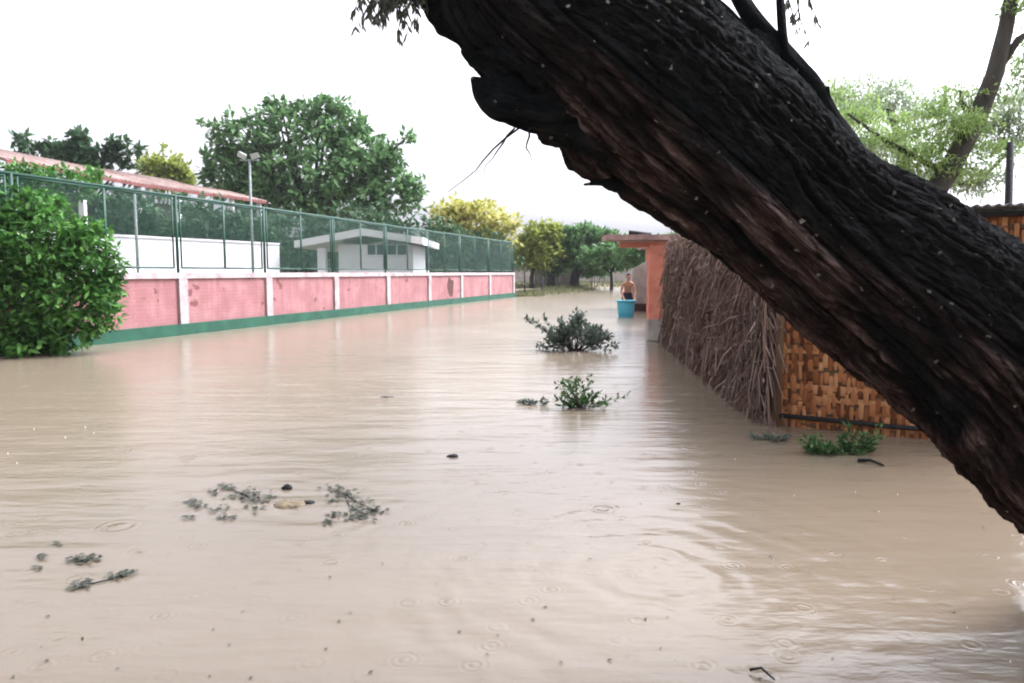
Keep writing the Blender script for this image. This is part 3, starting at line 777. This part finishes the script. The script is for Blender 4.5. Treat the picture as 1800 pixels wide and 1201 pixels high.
for j in range(NS):
    q = j / (NS-1) * (len(pts)-1); i = min(int(q), len(pts)-2); f = q - i
    c = catmull(pts, i, f); r = catmull(rad, i, f)
    tn = (catmull(pts, i, min(1, f+.05)) - catmull(pts, i, max(0, f-.05))).normalized()
    if last is not None: s_acc += (c - last).length
    last = c
    e1 = Vector((0,-1,0)); e1 = (e1 - tn*e1.dot(tn)).normalized()   # towards the camera
    e2 = tn.cross(e1)                                                   # check sign below
    if e2.z < 0 or (abs(e2.z) < .2 and e2.x < 0): e2 = -e2              # up-right side
    for k in range(NR):
        th = 2*math.pi*k/NR; ca, sa = math.cos(th), math.sin(th)
        tw = th + s_acc * .25
        gx, gy = math.cos(tw), math.sin(tw)
        # broad lobes, ridges along the grain, plates and fine grain
        lob = noise.noise((gx*1.1, gy*1.1, s_acc*.55 + 3))
        rid = noise.turbulence((gx*2.6 + 7, gy*2.6, s_acc*.8), 3, False)
        rid2 = 1 - abs(noise.noise((gx*5.2, gy*5.2 + 4, s_acc*1.5))) * 2
        pw = noise.noise((gx*8, gy*8, s_acc*5)) 
        fib = noise.noise((gx*15, gy*15, s_acc*2.2)) 
        lump = noise.turbulence((c.x*5 + gx*1.6, c.z*5 + gy*1.6, gx*2), 3, False)
        # exposed reddish wood on the lower camera side
        low = -sa; front = ca
        m = smooth(.0, .55, low + .34*noise.noise((gx*2.2, gy*2.2, s_acc*.9 + 9)) + .12*pw) * smooth(-.7, .0, front + .2*fib + .25)
        m *= smooth(-.12, .25, .15 + .12*smooth(1350, 1600, 900 + c.x/2.8*1280) + noise.noise((gx*2.0 + 20, gy*2.0, s_acc*1.6)) + .35*noise.noise((gx*5, gy*5 + 3, s_acc*4)))
        ipx = 900 + c.x / 2.8 * 1280
        m *= .12 + .88*smooth(900, 1180, ipx)
        rough_top = 1 - m
        wx = .35*noise.noise((gx*2.2, gy*2.2, s_acc*2.5 + 11)); wz = .25*noise.noise((gx*3, gy*3, s_acc*3 + 31))
        f1 = abs(noise.noise((gx*4.6 + wx, gy*4.6 + wx, s_acc*1.25 + wz)))
        f2 = abs(noise.noise((gx*9.5 + 40 + wx*2, gy*9.5 + wx*2, s_acc*3.4 + wz*2)))
        f3 = abs(noise.noise((gx*17 + wx*3, gy*17 + 70, s_acc*9 + wz*3)))
        f4 = abs(noise.noise((gx*5, gy*5 + 90 + wx, s_acc*7 + wz*3)))
        hf = noise.turbulence((gx*24, gy*24, s_acc*20), 3, False)
        c1 = smooth(.13, .0, f1); c2 = smooth(.12, .0, f2); c3 = smooth(.14, .0, f3); c4 = smooth(.06, .0, f4)
        d = .05*lob + .07*(rid - .45) + .05*max(0, rid2 - .3)*m + rough_top*(.015*pw + .04*(lump-.5) - .05*c1 - .022*c2 - .010*c3 - .012*c4 + .022*(hf-.4)) + m*(.05*fib - .05*c1 - .03*c2 - .012*c3 + .02*(hf-.4))
        edge = smooth(.5, .95, low)
        d += edge * (.03 + .17*smooth(1160, 1060, ipx)) * (noise.turbulence((s_acc*5, gx*2, gy*2), 4, False) - .3)
        vs.append(c + (e1*ca + e2*sa) * (r * (1 + d - .03)))
        grain += [gx*.5, gy*.5, s_acc*.16]
        peel.append(m)
        crack.append(min(1, smooth(.2, .03, rid)*.6 + smooth(-.2, -.5, fib)*.5*m + c1*.8 + c2*.7 + c3*.35 + c4*.4*rough_top))
fs = []
for j in range(NS-1):
    for k in range(NR):
        k2 = (k+1) % NR; fs.append((j*NR+k, j*NR+k2, (j+1)*NR+k2, (j+1)*NR+k))
b.add(vs, fs, True)
b.attr = {'grain': ('FLOAT_VECTOR', grain), 'peel': ('FLOAT', peel), 'crack': ('FLOAT', crack)}
tree = root('leaning_tree', (pts[-1].x, pts[-1].y, -.4), 'huge dark rough barked trunk leaning across the right foreground', 'tree')
b.build('trunk', M['bark'], tree)

def bark_limb(name, path, n=40, ring=26, seed=0, peelv=0.0, rough=.18, mat_='bark'):
    """path: (px,py,half width px, depth)"""
    ps = [P(a, c, d) for a, c, w, d in path]; rs = [w / F * d for a, c, w, d in path]
    vs = []; gr_ = []; ref = None; s = 0; last = None
    for j in range(n):
        q = j/(n-1)*(len(ps)-1); i = min(int(q), len(ps)-2); f = q - i
        c = catmull(ps, i, f); r = max(.002, catmull(rs, i, f))
        tn = (catmull(ps, i, min(1,f+.05)) - catmull(ps, i, max(0,f-.05))).normalized()
        if last is not None: s += (c-last).length
        last = c
        if ref is None: ref = Vector((0,-1,0))
        e1 = (ref - tn*ref.dot(tn)).normalized(); e2 = tn.cross(e1)
        for k in range(ring):
            th = 2*math.pi*k/ring; ca, sa = math.cos(th), math.sin(th)
            d = rough*(noise.turbulence((ca*1.8+seed, sa*1.8, s*3), 3, False) - .5) + rough*.6*noise.noise((ca*4, sa*4+seed, s*8))
            vs.append(c + (e1*ca + e2*sa)*r*(1+d)); gr_ += [ca*.3, sa*.3, s*.3]
    b = MB(); fs = [(j*ring+k, j*ring+(k+1)%ring, (j+1)*ring+(k+1)%ring, (j+1)*ring+k) for j in range(n-1) for k in range(ring)]
    fs += [tuple(range(ring-1,-1,-1)), tuple((n-1)*ring+k for k in range(ring))]
    b.add(vs, fs, True)
    b.attr = {'grain': ('FLOAT_VECTOR', gr_), 'peel': ('FLOAT', [peelv]*len(vs)), 'crack': ('FLOAT', [0.0]*len(vs))}
    return b.build(name, M[mat_], tree)
# curled slab of bark and knob on the lower edge
bark_limb('bark_flap', [(1010,200,70,2.72),(935,192,46,2.7),(885,178,42,2.7),(852,160,26,2.7),(834,142,9,2.7),(829,136,3,2.7)], 90, 60, 3, rough=.34)
bark_limb('bark_knob', [(930,120,66,2.76),(870,95,44,2.74),(835,92,24,2.74),(818,88,14,2.74),(811,86,6,2.74)], 36, 26, 8, rough=.35)
bark_limb('bark_splinter', [(1130,325,22,2.68),(1085,322,12,2.68),(1055,322,6,2.68),(1026,325,2,2.68)], 20, 14, 5, rough=.3)
# shoots on the upper side
bark_limb('branch', [(1545,345,34,2.84),(1500,285,31,2.84),(1448,205,26,2.84),(1420,150,22,2.84),(1375,95,19,2.86),(1330,40,17,2.9),(1295,-15,15,2.95),(1230,-130,12,3.1),(1150,-290,7,3.3)], 60, 18, 11, rough=.15)
bark_limb('branch', [(1375,140,10,2.86),(1350,100,9,2.86),(1318,62,7,2.87),(1280,20,6,2.9),(1240,-15,5,2.93),(1190,-70,3,3.0)], 30, 12, 13, rough=.15)
bark_limb('branch', [(1400,160,13,2.84),(1385,110,12,2.84),(1376,70,9,2.84),(1372,20,8,2.86),(1371,-40,6,2.9),(1385,-150,4,3.0)], 30, 12, 15, rough=.15)
bark_limb('stub', [(1365,170,38,2.86),(1345,120,34,2.86),(1335,85,28,2.86),(1328,62,15,2.86),(1326,52,5,2.86)], 20, 18, 17, rough=.3)
bark_limb('stub', [(1462,260,9,2.82),(1458,215,8,2.8),(1456,180,5,2.8),(1455,152,3,2.8)], 14, 10, 19, rough=.2)
# limbs that carry the crown above the frame
limbs = [[(760,-150,90,2.95),(1000,-420,60,3.6),(1250,-620,45,5.0),(1500,-760,30,6.6)], [(470,-430,80,3.1),(700,-800,50,4.2),(1000,-900,35,5.8),(1300,-800,20,7.5)],
         [(180,-840,60,3.5),(0,-900,40,4.2),(-200,-800,25,5.0)]]
for l in limbs: bark_limb('limb', l, 40, 16, rnd.random()*9, rough=.15)
b = MB(); cr = []
for i in range(46):
    x = rnd.uniform(.4, 7.5); y = rnd.uniform(4.2, 10.0)
    z0 = EYE + y*math.tan(R(21.5)) + .35
    cr.append((Vector((x, y, z0 + rnd.uniform(.15, 1.7))), (rnd.uniform(.6,1.0), rnd.uniform(.6,1.0), rnd.uniform(.25,.5))))
for i in range(12):
    cr.append((Vector((rnd.uniform(-1,5), rnd.uniform(1.2, 4), rnd.uniform(4.6, 5.6))), (.8, .8, .35)))
fill_crown(b, cr, 15000, .13, .3, per=10, hollow=.2, flat=.6)
b.build('crown', M['darkleaf'], tree)
# hanging twigs with small leaves
b = MB(); lb = MB()
def hang(px, py, L, Y, lean=0.0, leaf=True, dense=16):
    p = P(px, py, Y); q = [p]
    for i in range(6): q.append(q[-1] + Vector((lean*.04 + rnd.uniform(-.015,.015), rnd.uniform(-.01,.01), -L/6)))
    b.tube(q, [.004,.004,.0035,.003,.002,.0015,.001], 4)
    if leaf:
        for k in range(dense):
            f = rnd.random(); i = min(5, int(f*6)); pp_ = q[i].lerp(q[i+1], f*6-i)
            dv = Vector((rnd.uniform(-.6,.6), rnd.uniform(-.4,.4), -1)).normalized()
            lb.leaf(pp_, dv, Vector((rnd.uniform(-1,1),-1,0)), rnd.uniform(.025,.06), .010)
def twig_done():
    global b, lb
    o = b.build('twig', M['darkwood'], tree)
    if lb.f: lb.build('twig_leaves', M['debris'], o)
    b = MB(); lb = MB()
for k_, px in enumerate(range(655, 790, 7)):
    for r_ in range(2): hang(px + rnd.uniform(-5,5), -45 + rnd.uniform(-15,8), rnd.uniform(.1,.2) * (1.0 if px < 740 else .7), 2.9, rnd.uniform(-.6,.3), True, 22)
    if px in (697, 704): hang(px, -20, rnd.uniform(.17,.22), 2.9, .1)
    if k_ % 3 == 2: twig_done()
twig_done()
for a_ in ((905, 225, .16, 2.72, -.5), (913, 225, .23, 2.72, -1.0), (930, 230, .12, 2.72, 0)):
    hang(*a_, False); twig_done()
for px, L in ((1395, .3), (1380, .22), (1230,.12), (1410,.2), (1250,.1)):
    hang(px, -25, L*.8, 3.0, .3, True, 16); twig_done()

# ---------------------------------------------------------------- feathery trees at the upper right
def acacia(label, Y, px, blobs, n, trunkpath, seed, extra=(), lm='acacia'):
    x0 = P(trunkpath[0][0], 479, Y).x
    rt = root('acacia_tree', (x0, Y, .05), label, 'tree', 'feathery trees behind the leaning trunk')
    b = MB(); q = [P(a, c, Y) for a, c, w in trunkpath]; q[0].z = -.1
    b.tube(q, [w/F*Y for a, c, w in trunkpath], 12, jit=.06)
    for e in extra: b.tube([P(a, c, Y) for a, c, w in e], [w/F*Y for a, c, w in e], 7)
    b.build('trunk', M['wood'], rt)
    b = MB(); B = [blob(x, y, Y + dy, rx, rz) for x, y, rx, rz, dy in blobs]
    fill_crown(b, B, n*1.9, .1*Y/12, .3*Y/12, per=18, hollow=.05, flat=.22, wr=.28, droop=.15)
    b.build('crown', M[lm], rt)
acacia('feathery light green tree with a thick dark leaning trunk at the upper right', 12, 1700,
       [(1700,180,70,34,.3),(1690,215,60,30,-.4),(1650,250,90,34,.5),(1560,235,80,30,0),(1500,205,60,26,.6),(1590,285,90,25,0),(1740,270,55,26,.2),(1480,170,50,18,.3),(1690,300,60,20,0),
        (1850,100,90,60,.5),(1790,20,30,16,0),(1900,-60,160,70,0),(1640,195,40,20,0)], 10500,
       [(1560,560,26),(1620,370,21),(1665,305,18),(1715,215,16),(1748,130,14),(1768,50,12),(1776,0,11),(1790,-80,9)], 1,
       [[(1748,130,8),(1790,70,6),(1840,40,4)],[(1715,215,6),(1690,180,4),(1690,160,3)],[(1776,0,8),(1810,-20,6),(1900,-60,4)],[(1665,305,6),(1560,250,4),(1490,200,2)]])
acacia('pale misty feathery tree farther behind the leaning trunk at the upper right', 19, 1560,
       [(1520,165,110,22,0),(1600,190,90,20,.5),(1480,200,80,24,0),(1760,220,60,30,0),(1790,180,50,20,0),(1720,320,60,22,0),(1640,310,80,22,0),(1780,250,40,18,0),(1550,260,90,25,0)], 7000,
       [(1600,480,14),(1596,330,11),(1580,240,7),(1560,190,4)], 2, [[(1580,240,5),(1660,215,3),(1662,150,3)],[(1596,330,6),(1720,320,4),(1770,270,3)]], 'hazeleaf')
x = P(1776, 479, 9).x
rt = root('utility_post', (x, 9, .05), 'thin dark wooden post standing behind the zinc roof at the right edge', 'post')
b = MB(); b.tube([(x, 9, -.1), P(1776, 250, 9)], [.055, .04], 9, jit=.05); b.build('shaft', M['darkwood'], rt)
b = MB(); b.tube([P(1768, 262, 9), P(1786, 258, 9)], .014, 6); b.build('cross_piece', M['darkwood'], rt)

# ---------------------------------------------------------------- person and tub
YP = 25.8
pz = G(1102, 557).y
YP = pz + .35; px_ = X(1103, YP, 1)
rt = root('person', (px_, YP, -.22), 'shirtless person in dark shorts bending over a blue tub in the flood', 'person')
o_ = Vector((px_, YP, 0))
V = []; E = []; RR = []
def jv(p, r, par=None):
    V.append(tuple(Vector(p))); RR.append(r if isinstance(r, tuple) else (r, r))
    if par is not None: E.append((par, len(V)-1))
    return len(V)-1
pel = jv((0,0,.70), (.15,.11)); wai = jv((0,-.03,.88), (.135,.1), pel); che = jv((0,-.09,1.06), (.16,.11), wai); up = jv((0,-.12,1.17), (.13,.09), che)
nk = jv((0,-.15,1.25), .055, up); hd0 = jv((0,-.17,1.32), .052, nk)
for s in (-1, 1):
    sh = jv((.18*s,-.12,1.15), .058, up); el = jv((.25*s,-.2,.88), .043, sh); wr = jv((.2*s,-.38,.67), .03, el)
    pm = jv((.185*s,-.44,.625), (.036,.02), wr)
    for k, (dx, L) in enumerate(((-.028,.062), (-.01,.072), (.01,.068), (.027,.052))):
        a = jv((.185*s+dx,-.475,.615), .0095, pm); m_ = jv((.185*s+dx*1.2,-.475-L*.5,.61-.012), .009, a); jv((.185*s+dx*1.2,-.475-L*.75,.585-.02), .0075, m_)
    t1 = jv((.185*s-.036*s,-.425,.61), .011, pm); jv((.185*s-.058*s,-.455,.59), .009, t1)
    hp = jv((.095*s,0,.62), (.095,.095), pel); kn = jv((.115*s,-.05,.26), .06, hp); an = jv((.115*s,.02,-.14), .042, kn); jv((.125*s,-.13,-.185), (.045,.03), an)
me = bpy.data.meshes.new('body'); me.from_pydata(V, E, []); bo = bpy.data.objects.new('body', me); col.objects.link(bo)
md = bo.modifiers.new('skin', 'SKIN'); md.use_smooth_shade = True
for i, sv in enumerate(me.skin_vertices[0].data): sv.radius = RR[i]; sv.use_root = (i == 0)
bo.modifiers.new('sub', 'SUBSURF').levels = 2
dg = bpy.context.evaluated_depsgraph_get(); ev = bo.evaluated_get(dg); m2 = ev.to_mesh()
body = MB(); body.add([Vector(v.co) + o_ for v in m2.vertices], [tuple(p.vertices) for p in m2.polygons], True)
ev.to_mesh_clear(); bpy.data.objects.remove(bo)
hc = Vector((0,-.2,1.40)); tilt = Matrix.Rotation(R(22), 3, 'X')
def head_pt(v): return o_ + hc + tilt @ Vector(v)
def ell(mb, c, r, nu=16, nv=12, f=None):
    vs = []; fs = []
    for j in range(nv+1):
        ph = math.pi*j/nv
        for i in range(nu):
            t = 2*math.pi*i/nu; d = Vector((math.sin(ph)*math.cos(t), math.sin(ph)*math.sin(t), math.cos(ph)))
            v = Vector((d.x*r[0], d.y*r[1], d.z*r[2]))
            if f: v = f(v, d)
            vs.append(head_pt(Vector(c) + v))
    for j in range(nv):
        for i in range(nu):
            i2 = (i+1) % nu; fs.append((j*nu+i, (j+1)*nu+i, (j+1)*nu+i2, j*nu+i2))
    mb.add(vs, fs, True)
def jaw(v, d):
    if v.z < 0: v = Vector((v.x*(1+v.z*2.6), v.y*(1+v.z*1.3) - (.012 if d.y < 0 else 0), v.z))
    return v
ell(body, (0,0,0), (.076,.096,.118), f=jaw)
ell(body, (0,-.1,-.012), (.015,.022,.026), 8, 6)           # nose
ell(body, (0,-.09,.022), (.045,.016,.012), 8, 6)           # brow
ell(body, (0,-.088,-.062), (.026,.014,.011), 8, 6)         # lips
for s in (-1,1): ell(body, (.078*s,.008,-.005), (.011,.02,.032), 8, 6)
bo = body.build('body', M['skin'], rt)
rm = bo.modifiers.new('remesh', 'REMESH'); rm.mode = 'VOXEL'; rm.voxel_size = .0065; rm.use_smooth_shade = True
b = MB()
def hairf(v, d):
    n_ = 1 + .05*noise.noise((d.x*6, d.y*6, d.z*6))
    if d.y < -.25 and d.z < .45: return v * .72
    if d.z < -.35: return v * .8
    return v * n_
ell(b, (0,.006,.012), (.084,.1,.118), 22, 16, hairf); b.build('hair', M['hair'], rt)
for s in (-1,1):
    b = MB(); ell(b, (.03*s,-.089,.004), (.011,.008,.006), 8, 6); b.build('eye', M['hair'], rt)
# shorts: a flared shell around hips and thighs
b = MB(); n = 22
def ringp(c, rx, ry): return [o_ + Vector((c[0]+rx*math.cos(2*math.pi*k/n), c[1]+ry*math.sin(2*math.pi*k/n), c[2])) for k in range(n)]
vs = ringp((0,-.015,.84), .155, .125) + ringp((0,0,.74), .18, .15) + ringp((0,0,.64), .2, .155) + ringp((0,0,.58), .2, .15)
b.add(vs, [(j*n+k, j*n+(k+1)%n, (j+1)*n+(k+1)%n, (j+1)*n+k) for j in range(3) for k in range(n)], True)
for s in (-1,1):
    vs = ringp((.1*s,0,.62), .108, .135) + ringp((.11*s,-.015,.45), .105, .125) + ringp((.115*s,-.04,.3), .105, .115)
    b.add(vs, [(j*n+k, j*n+(k+1)%n, (j+1)*n+(k+1)%n, (j+1)*n+k) for j in range(2) for k in range(n)], True)
b.build('shorts', M['shorts'], rt)
# tub
tx = X(1097, pz, .3); ty = YP - .76
rt = root('blue_tub', (tx, ty, -.12), 'round bright blue plastic tub standing in the water in front of the person', 'tub')
b = MB(); b.lathe((tx, ty, 0), [(.001,-.12),(.23,-.12),(.25,0),(.285,.25),(.3,.5),(.305,.56),(.33,.565),(.335,.585),(.325,.6),(.3,.595),(.29,.56),(.27,.25),(.235,-.09),(.001,-.09)], 32)
for z in (.18,.36): b.lathe((tx, ty, 0), [(.27+z*.05,z-.015),(.284+z*.05,z),(.27+z*.05,z+.015)], 32)
b.build('shell', M['tub'], rt)
for s in (-1,1):
    b = MB(); q = [(tx+.325*s, ty-.08, .57),(tx+.385*s, ty-.06, .55),(tx+.395*s, ty, .545),(tx+.385*s, ty+.06, .55),(tx+.325*s, ty+.08, .57)]
    b.tube(q, .014, 8); b.build('handle', M['tub'], rt)

# ---------------------------------------------------------------- plants in the flood
def water_plant(name, label, px, py, sprays, leafm, L, cat='branch', wr=.5, group=None, ls=1.0):
    c = G(px, py); Y = c.y; rt = root(name, (c.x, c.y, 0), label, cat, group)
    b = MB(); lb = MB()
    for (tx_, ty_, n, sp) in sprays:
        tip = P(tx_, ty_, Y + rnd.uniform(-.35,.35)*ls); tip.z = max(tip.z, .03)
        s0 = c + Vector((rnd.uniform(-.06,.06), rnd.uniform(-.06,.06), -.06))
        m = s0.lerp(tip, .5) + Vector((rnd.uniform(-.06,.06), rnd.uniform(-.08,.08), .07))*ls
        q = [s0.lerp(m, t)*(1-t) + m.lerp(tip, t)*t for t in (0,.2,.4,.6,.8,1)]
        b.tube(q, [.012*ls,.01*ls,.008*ls,.006*ls,.004*ls,.002*ls], 5)
        for k in range(n):
            f = .35 + .65*rnd.random() ** .7; i = min(4, int(f*5)); p = q[i].lerp(q[i+1], f*5-i)
            p = p + rdir()*sp*rnd.random()
            p.z = max(p.z, .012)
            d = (rdir() + Vector((0,0,.1)) + (tip - s0).normalized()*.7).normalized()
            if p.z < .05: d.z = abs(d.z)*.4; d.normalize()
            lb.leaf(p, d, rdir() + Vector((0,-.3,.8)), L*rnd.uniform(.6,1.25), L*wr)
    b.build('stems', M['wood'], rt); lb.build('leaves', M[leafm], rt); return rt
sp = []
for i in range(34):
    a = rnd.uniform(-1, 1); sp.append((1015 + a*52 + rnd.uniform(-8,8), 596 - (1-abs(a)**1.6)*44*rnd.uniform(.45,1.05), 46, .1))
sp += [(925,558,26,.07),(935,562,18,.06),(952,556,16,.05),(912,556,12,.05),(940,608,34,.06),(955,610,22,.06),(965,606,20,.05),(1075,585,12,.06),(1086,606,16,.05),(1066,612,16,.06),(1060,580,14,.06),(985,560,20,.08),(972,575,20,.08)]
water_plant('partly_sunken_bush', 'larger grey green bush standing half sunken in the middle of the water', 1012, 617, sp, 'greyleaf', .115, 'bush')
sp = [(rnd.gauss(1022,26), 712 - abs(rnd.gauss(20,16)), 18, .035) for i in range(22)]
sp += [(998,664,14,.025),(1012,668,14,.03),(1045,690,18,.03),(1054,690,14,.03),(1070,711,16,.03),(1038,658,5,.012),(975,700,22,.03),(985,712,24,.04),(1055,708,18,.03),(1000,715,20,.04)]
water_plant('leafy_branch', 'small dark green leafy branch sticking out of the water nearer than the grey bush', 1020, 716, sp, 'weed', .062, 'branch', ls=.6)
sp = [(rnd.uniform(905,960), 711 - abs(rnd.gauss(3,5)), 26, .03) for i in range(8)]
water_plant('trailing_branch', 'flat dull trailing branch floating left of the small leafy branch', 945, 711, sp, 'greyleaf', .05, 'branch', ls=.4)
sp = [(rnd.uniform(1405,1552), 800 - abs(rnd.gauss(14,11)), 26, .05) for i in range(38)] + [(1500,762,20,.03),(1520,764,20,.03),(1478,768,18,.03)]
water_plant('weed_clump', 'low green clump of floating weeds at the foot of the cane hut', 1480, 797, sp, 'weed', .05, 'weeds', ls=.35)
sp = [(rnd.uniform(1308,1400), 774 - abs(rnd.gauss(3,4)), 22, .03) for i in range(11)]
water_plant('weed_strand', 'thin pale weed strand floating along the corner of the cane hut', 1360, 774, sp, 'greyleaf', .045, 'weeds', ls=.3)

def float_leaves(name, label, spots, L, leafm='debris', stems=True, cat='leaves', group='leaf rafts on the open water'):
    c = G(spots[0][0], spots[0][1]); rt = root(name, (c.x, c.y, 0), label, cat, group)
    b = MB(); lb = MB(); prev = None
    for (px, py, rx, n) in spots:
        g = G(px, py); 
        if n > 12: b.tube([c.lerp(g, .0) + Vector((0,0,.004)), c.lerp(g, .55) + Vector((rnd.uniform(-.04,.04), rnd.uniform(-.04,.04), .008)), g + Vector((0,0,.006))], [.004,.003,.002], 5)
        for k in range(n):
            p = G(px + rnd.gauss(0, rx*.62), py + rnd.gauss(0, rx*.22)) + Vector((0,0,.004 + rnd.random()*.009))
            d = Vector((rnd.uniform(-1,1), rnd.uniform(-1,1), rnd.uniform(-.02,.1))).normalized()
            lb.leaf(p, d, Vector((rnd.uniform(-.15,.15), rnd.uniform(-.15,.15), 1)), L*rnd.uniform(.6,1.4), L*.75)
    b.build('stems', M['darkwood'], rt)
    lb.build('leaves', M[leafm], rt); return rt
float_leaves('floating_leaves', 'left dark leaf raft of the pair floating in the middle foreground',
    [(430,870,24,34),(400,860,16,20),(448,882,20,26),(392,896,16,12),(345,885,12,10),(350,892,12,9),(395,912,12,10),(372,868,10,8),(455,896,12,8),(340,880,6,5),(328,911,14,6),(470,872,16,8)], .042)
float_leaves('floating_leaves', 'right dark leaf raft of the pair floating beyond the muddy lump',
    [(605,868,20,20),(585,862,16,16),(630,880,16,12),(640,905,24,34),(660,898,14,18),(590,880,14,10),(600,905,18,12),(578,920,8,8),(625,895,12,10),(622,910,12,10)], .042)
float_leaves('floating_leaves', 'small grey leaf raft floating nearest the left edge of the photo',
    [(148,985,16,22),(135,988,12,14),(165,983,10,10),(75,980,8,5),(65,1000,6,4),(110,955,8,4),(70,982,10,4)], .036)
float_leaves('floating_leaves', 'tiny grey leaf raft with a twig nearest the bottom left',
    [(150,1030,14,20),(215,1012,12,16),(195,1018,8,5),(135,1033,8,6),(228,1008,8,6)], .036)
def lump(px, py, w, h, label, m='lump', name='mud_lump', cat='debris', d=None):
    c = G(px, py); b = MB(); vs = []; fs = []; nu, nv = 22, 10
    s = c.y / F
    for j in range(nv+1):
        ph = math.pi*j/nv
        for i in range(nu):
            t = 2*math.pi*i/nu; dd = Vector((math.sin(ph)*math.cos(t), math.sin(ph)*math.sin(t), math.cos(ph)))
            k = 1 + .35*noise.noise(dd*2.2 + Vector((px, 0, 0))) + .15*noise.noise(dd*6)
            vs.append(c + Vector((dd.x*w*s*k, dd.y*(d or w*.7)*s*k, dd.z*h*s*k)))
    for j in range(nv):
        for i in range(nu): fs.append((j*nu+i, (j+1)*nu+i, (j+1)*nu+(i+1)%nu, j*nu+(i+1)%nu))
    b.add(vs, fs, True); o = b.build(name, M[m]); tag(o, label, cat); return o
lump(508, 888, 28, 7, 'pale brown muddy lump between the two leaf rafts')
lump(505, 860, 9, 9, 'small dark clod just behind the pale muddy lump', 'darkwood', 'dark_clod')
lump(541, 884, 12, 4, 'thin dark chip floating right of the pale muddy lump', 'darkwood', 'wood_chip')
lump(796, 803, 10, 5, 'single small dark clod alone in the middle of the water', 'darkwood', 'dark_clod')
lump(1192, 886, 4, 2, 'tiny dark speck of wood near the right swirl', 'darkwood', 'wood_chip')
lump(680, 698, 11, 3, 'thin grey chip floating far left of the leafy branch', 'greywall', 'wood_chip')
def stick(pa, pb, r, label):
    a, c = G(*pa), G(*pb); a.z = .012; c.z = .008
    b = MB(); m = a.lerp(c, .5) + Vector((0,.015,.02)); b.tube([a, m, c], [r, r*.9, r*.5], 8, jit=.1)
    o = b.build('floating_stick', M['darkwood']); tag(o, label, 'stick')
stick((1508, 812), (1554, 820), .016, 'short dark stick floating in front of the weed clump')
stick((1318, 1183), (1362, 1199), .006, 'thin dark stick floating at the very bottom edge')

# small floating specks
b = MB()
for i in range(130):
    px = rnd.uniform(0, 1750); py = 640 + 560*rnd.random() ** .8
    if px > 1300 and py < 800: continue
    c = G(px, py); sz = rnd.uniform(.004, .016)
    b.leaf(c + Vector((0,0,.004)), Vector((rnd.uniform(-1,1), rnd.uniform(-1,1), .05)).normalized(), Vector((0,0,1)), sz*1.8, sz)
tag(b.build('floating_specks', M['debris']), kind='stuff')
# raindrop splashes
b = MB()
def splash(px, py, s):
    c = G(px, py)
    for k in range(7):
        a = 2*math.pi*k/7; d = Vector((math.cos(a)*.35, math.sin(a)*.35, 1))
        b.tube([c + Vector((math.cos(a)*s*.4, math.sin(a)*s*.4, -.004)), c + d*s*.7, c + d*s*1.1], [s*.25, s*.16, s*.05], 5)
    b.tube([c, c + Vector((0,0,s*1.3)), c + Vector((0,0,s*1.8))], [s*.3, s*.2, s*.1], 6)
for px, py in ((1578,870),(1504,866),(1396,872),(1360,985),(1186,1160),(1776,1165),(1292,808),(1545,900),(1430,1078),(14,798),(150,752),(30,815),(115,770),(165,762),(1700,1105),(60,755),(1790,1028)):
    splash(px, py, rnd.uniform(.004, .008) * (1 if py > 800 else 1.5))
tag(b.build('raindrop_splashes', M['splash']), kind='stuff')

# ---------------------------------------------------------------- rain haze
b = MB(); b.box(-95, 95, -35, 190, -1.8, 24)
m, nt, bs = mat('rain_haze'); nt.nodes.remove(bs)
pv = N(nt, 'ShaderNodeVolumePrincipled'); pv.inputs['Color'].default_value = (.92,.94,.96,1); pv.inputs['Density'].default_value = .0003
nt.links.new(pv.outputs[0], nt.nodes['Material Output'].inputs['Volume'])
tag(b.build('haze', m), kind='stuff')

# ---------------------------------------------------------------- light
SUN_E, SUN_R = R(50), R(65)
w = bpy.data.worlds.new('World'); scn.world = w; w.use_nodes = True
nt = w.node_tree; bg = nt.nodes['Background']
sky = nt.nodes.new('ShaderNodeTexSky'); sky.sky_type = 'NISHITA'; sky.sun_disc = False
sky.sun_elevation = SUN_E; sky.sun_rotation = SUN_R; sky.air_density = 1; sky.dust_density = 7; sky.ozone_density = 1
hs = nt.nodes.new('ShaderNodeHueSaturation'); hs.inputs['Saturation'].default_value = .0; hs.inputs['Value'].default_value = 1.0
nt.links.new(sky.outputs[0], hs.inputs['Color']); nt.links.new(mixc(nt, 1.0, hs.outputs[0], (.97,.98,1.08), 'MULTIPLY'), bg.inputs[0])
bg.inputs[1].default_value = .15
su = bpy.data.lights.new('sun', 'SUN'); su.energy = .5; su.angle = R(25); su.color = (1, .96, .9)
so = bpy.data.objects.new('sun', su); col.objects.link(so)
so.rotation_euler = (R(90) - SUN_E, 0, math.pi - SUN_R)
so.rotation_euler = (Vector((math.sin(SUN_R)*math.cos(SUN_E), math.cos(SUN_R)*math.cos(SUN_E), math.sin(SUN_E)))).to_track_quat('Z', 'Y').to_euler()
scn.view_settings.view_transform = 'Standard'; scn.view_settings.look = 'None'
scn.view_settings.exposure = 1.85; scn.view_settings.gamma = 1; scn.view_settings.use_curve_mapping = False
scn.cycles.use_denoising = True; scn.cycles.filter_width = 2.0
scn.cycles.max_bounces = 8; scn.cycles.transparent_max_bounces = 4
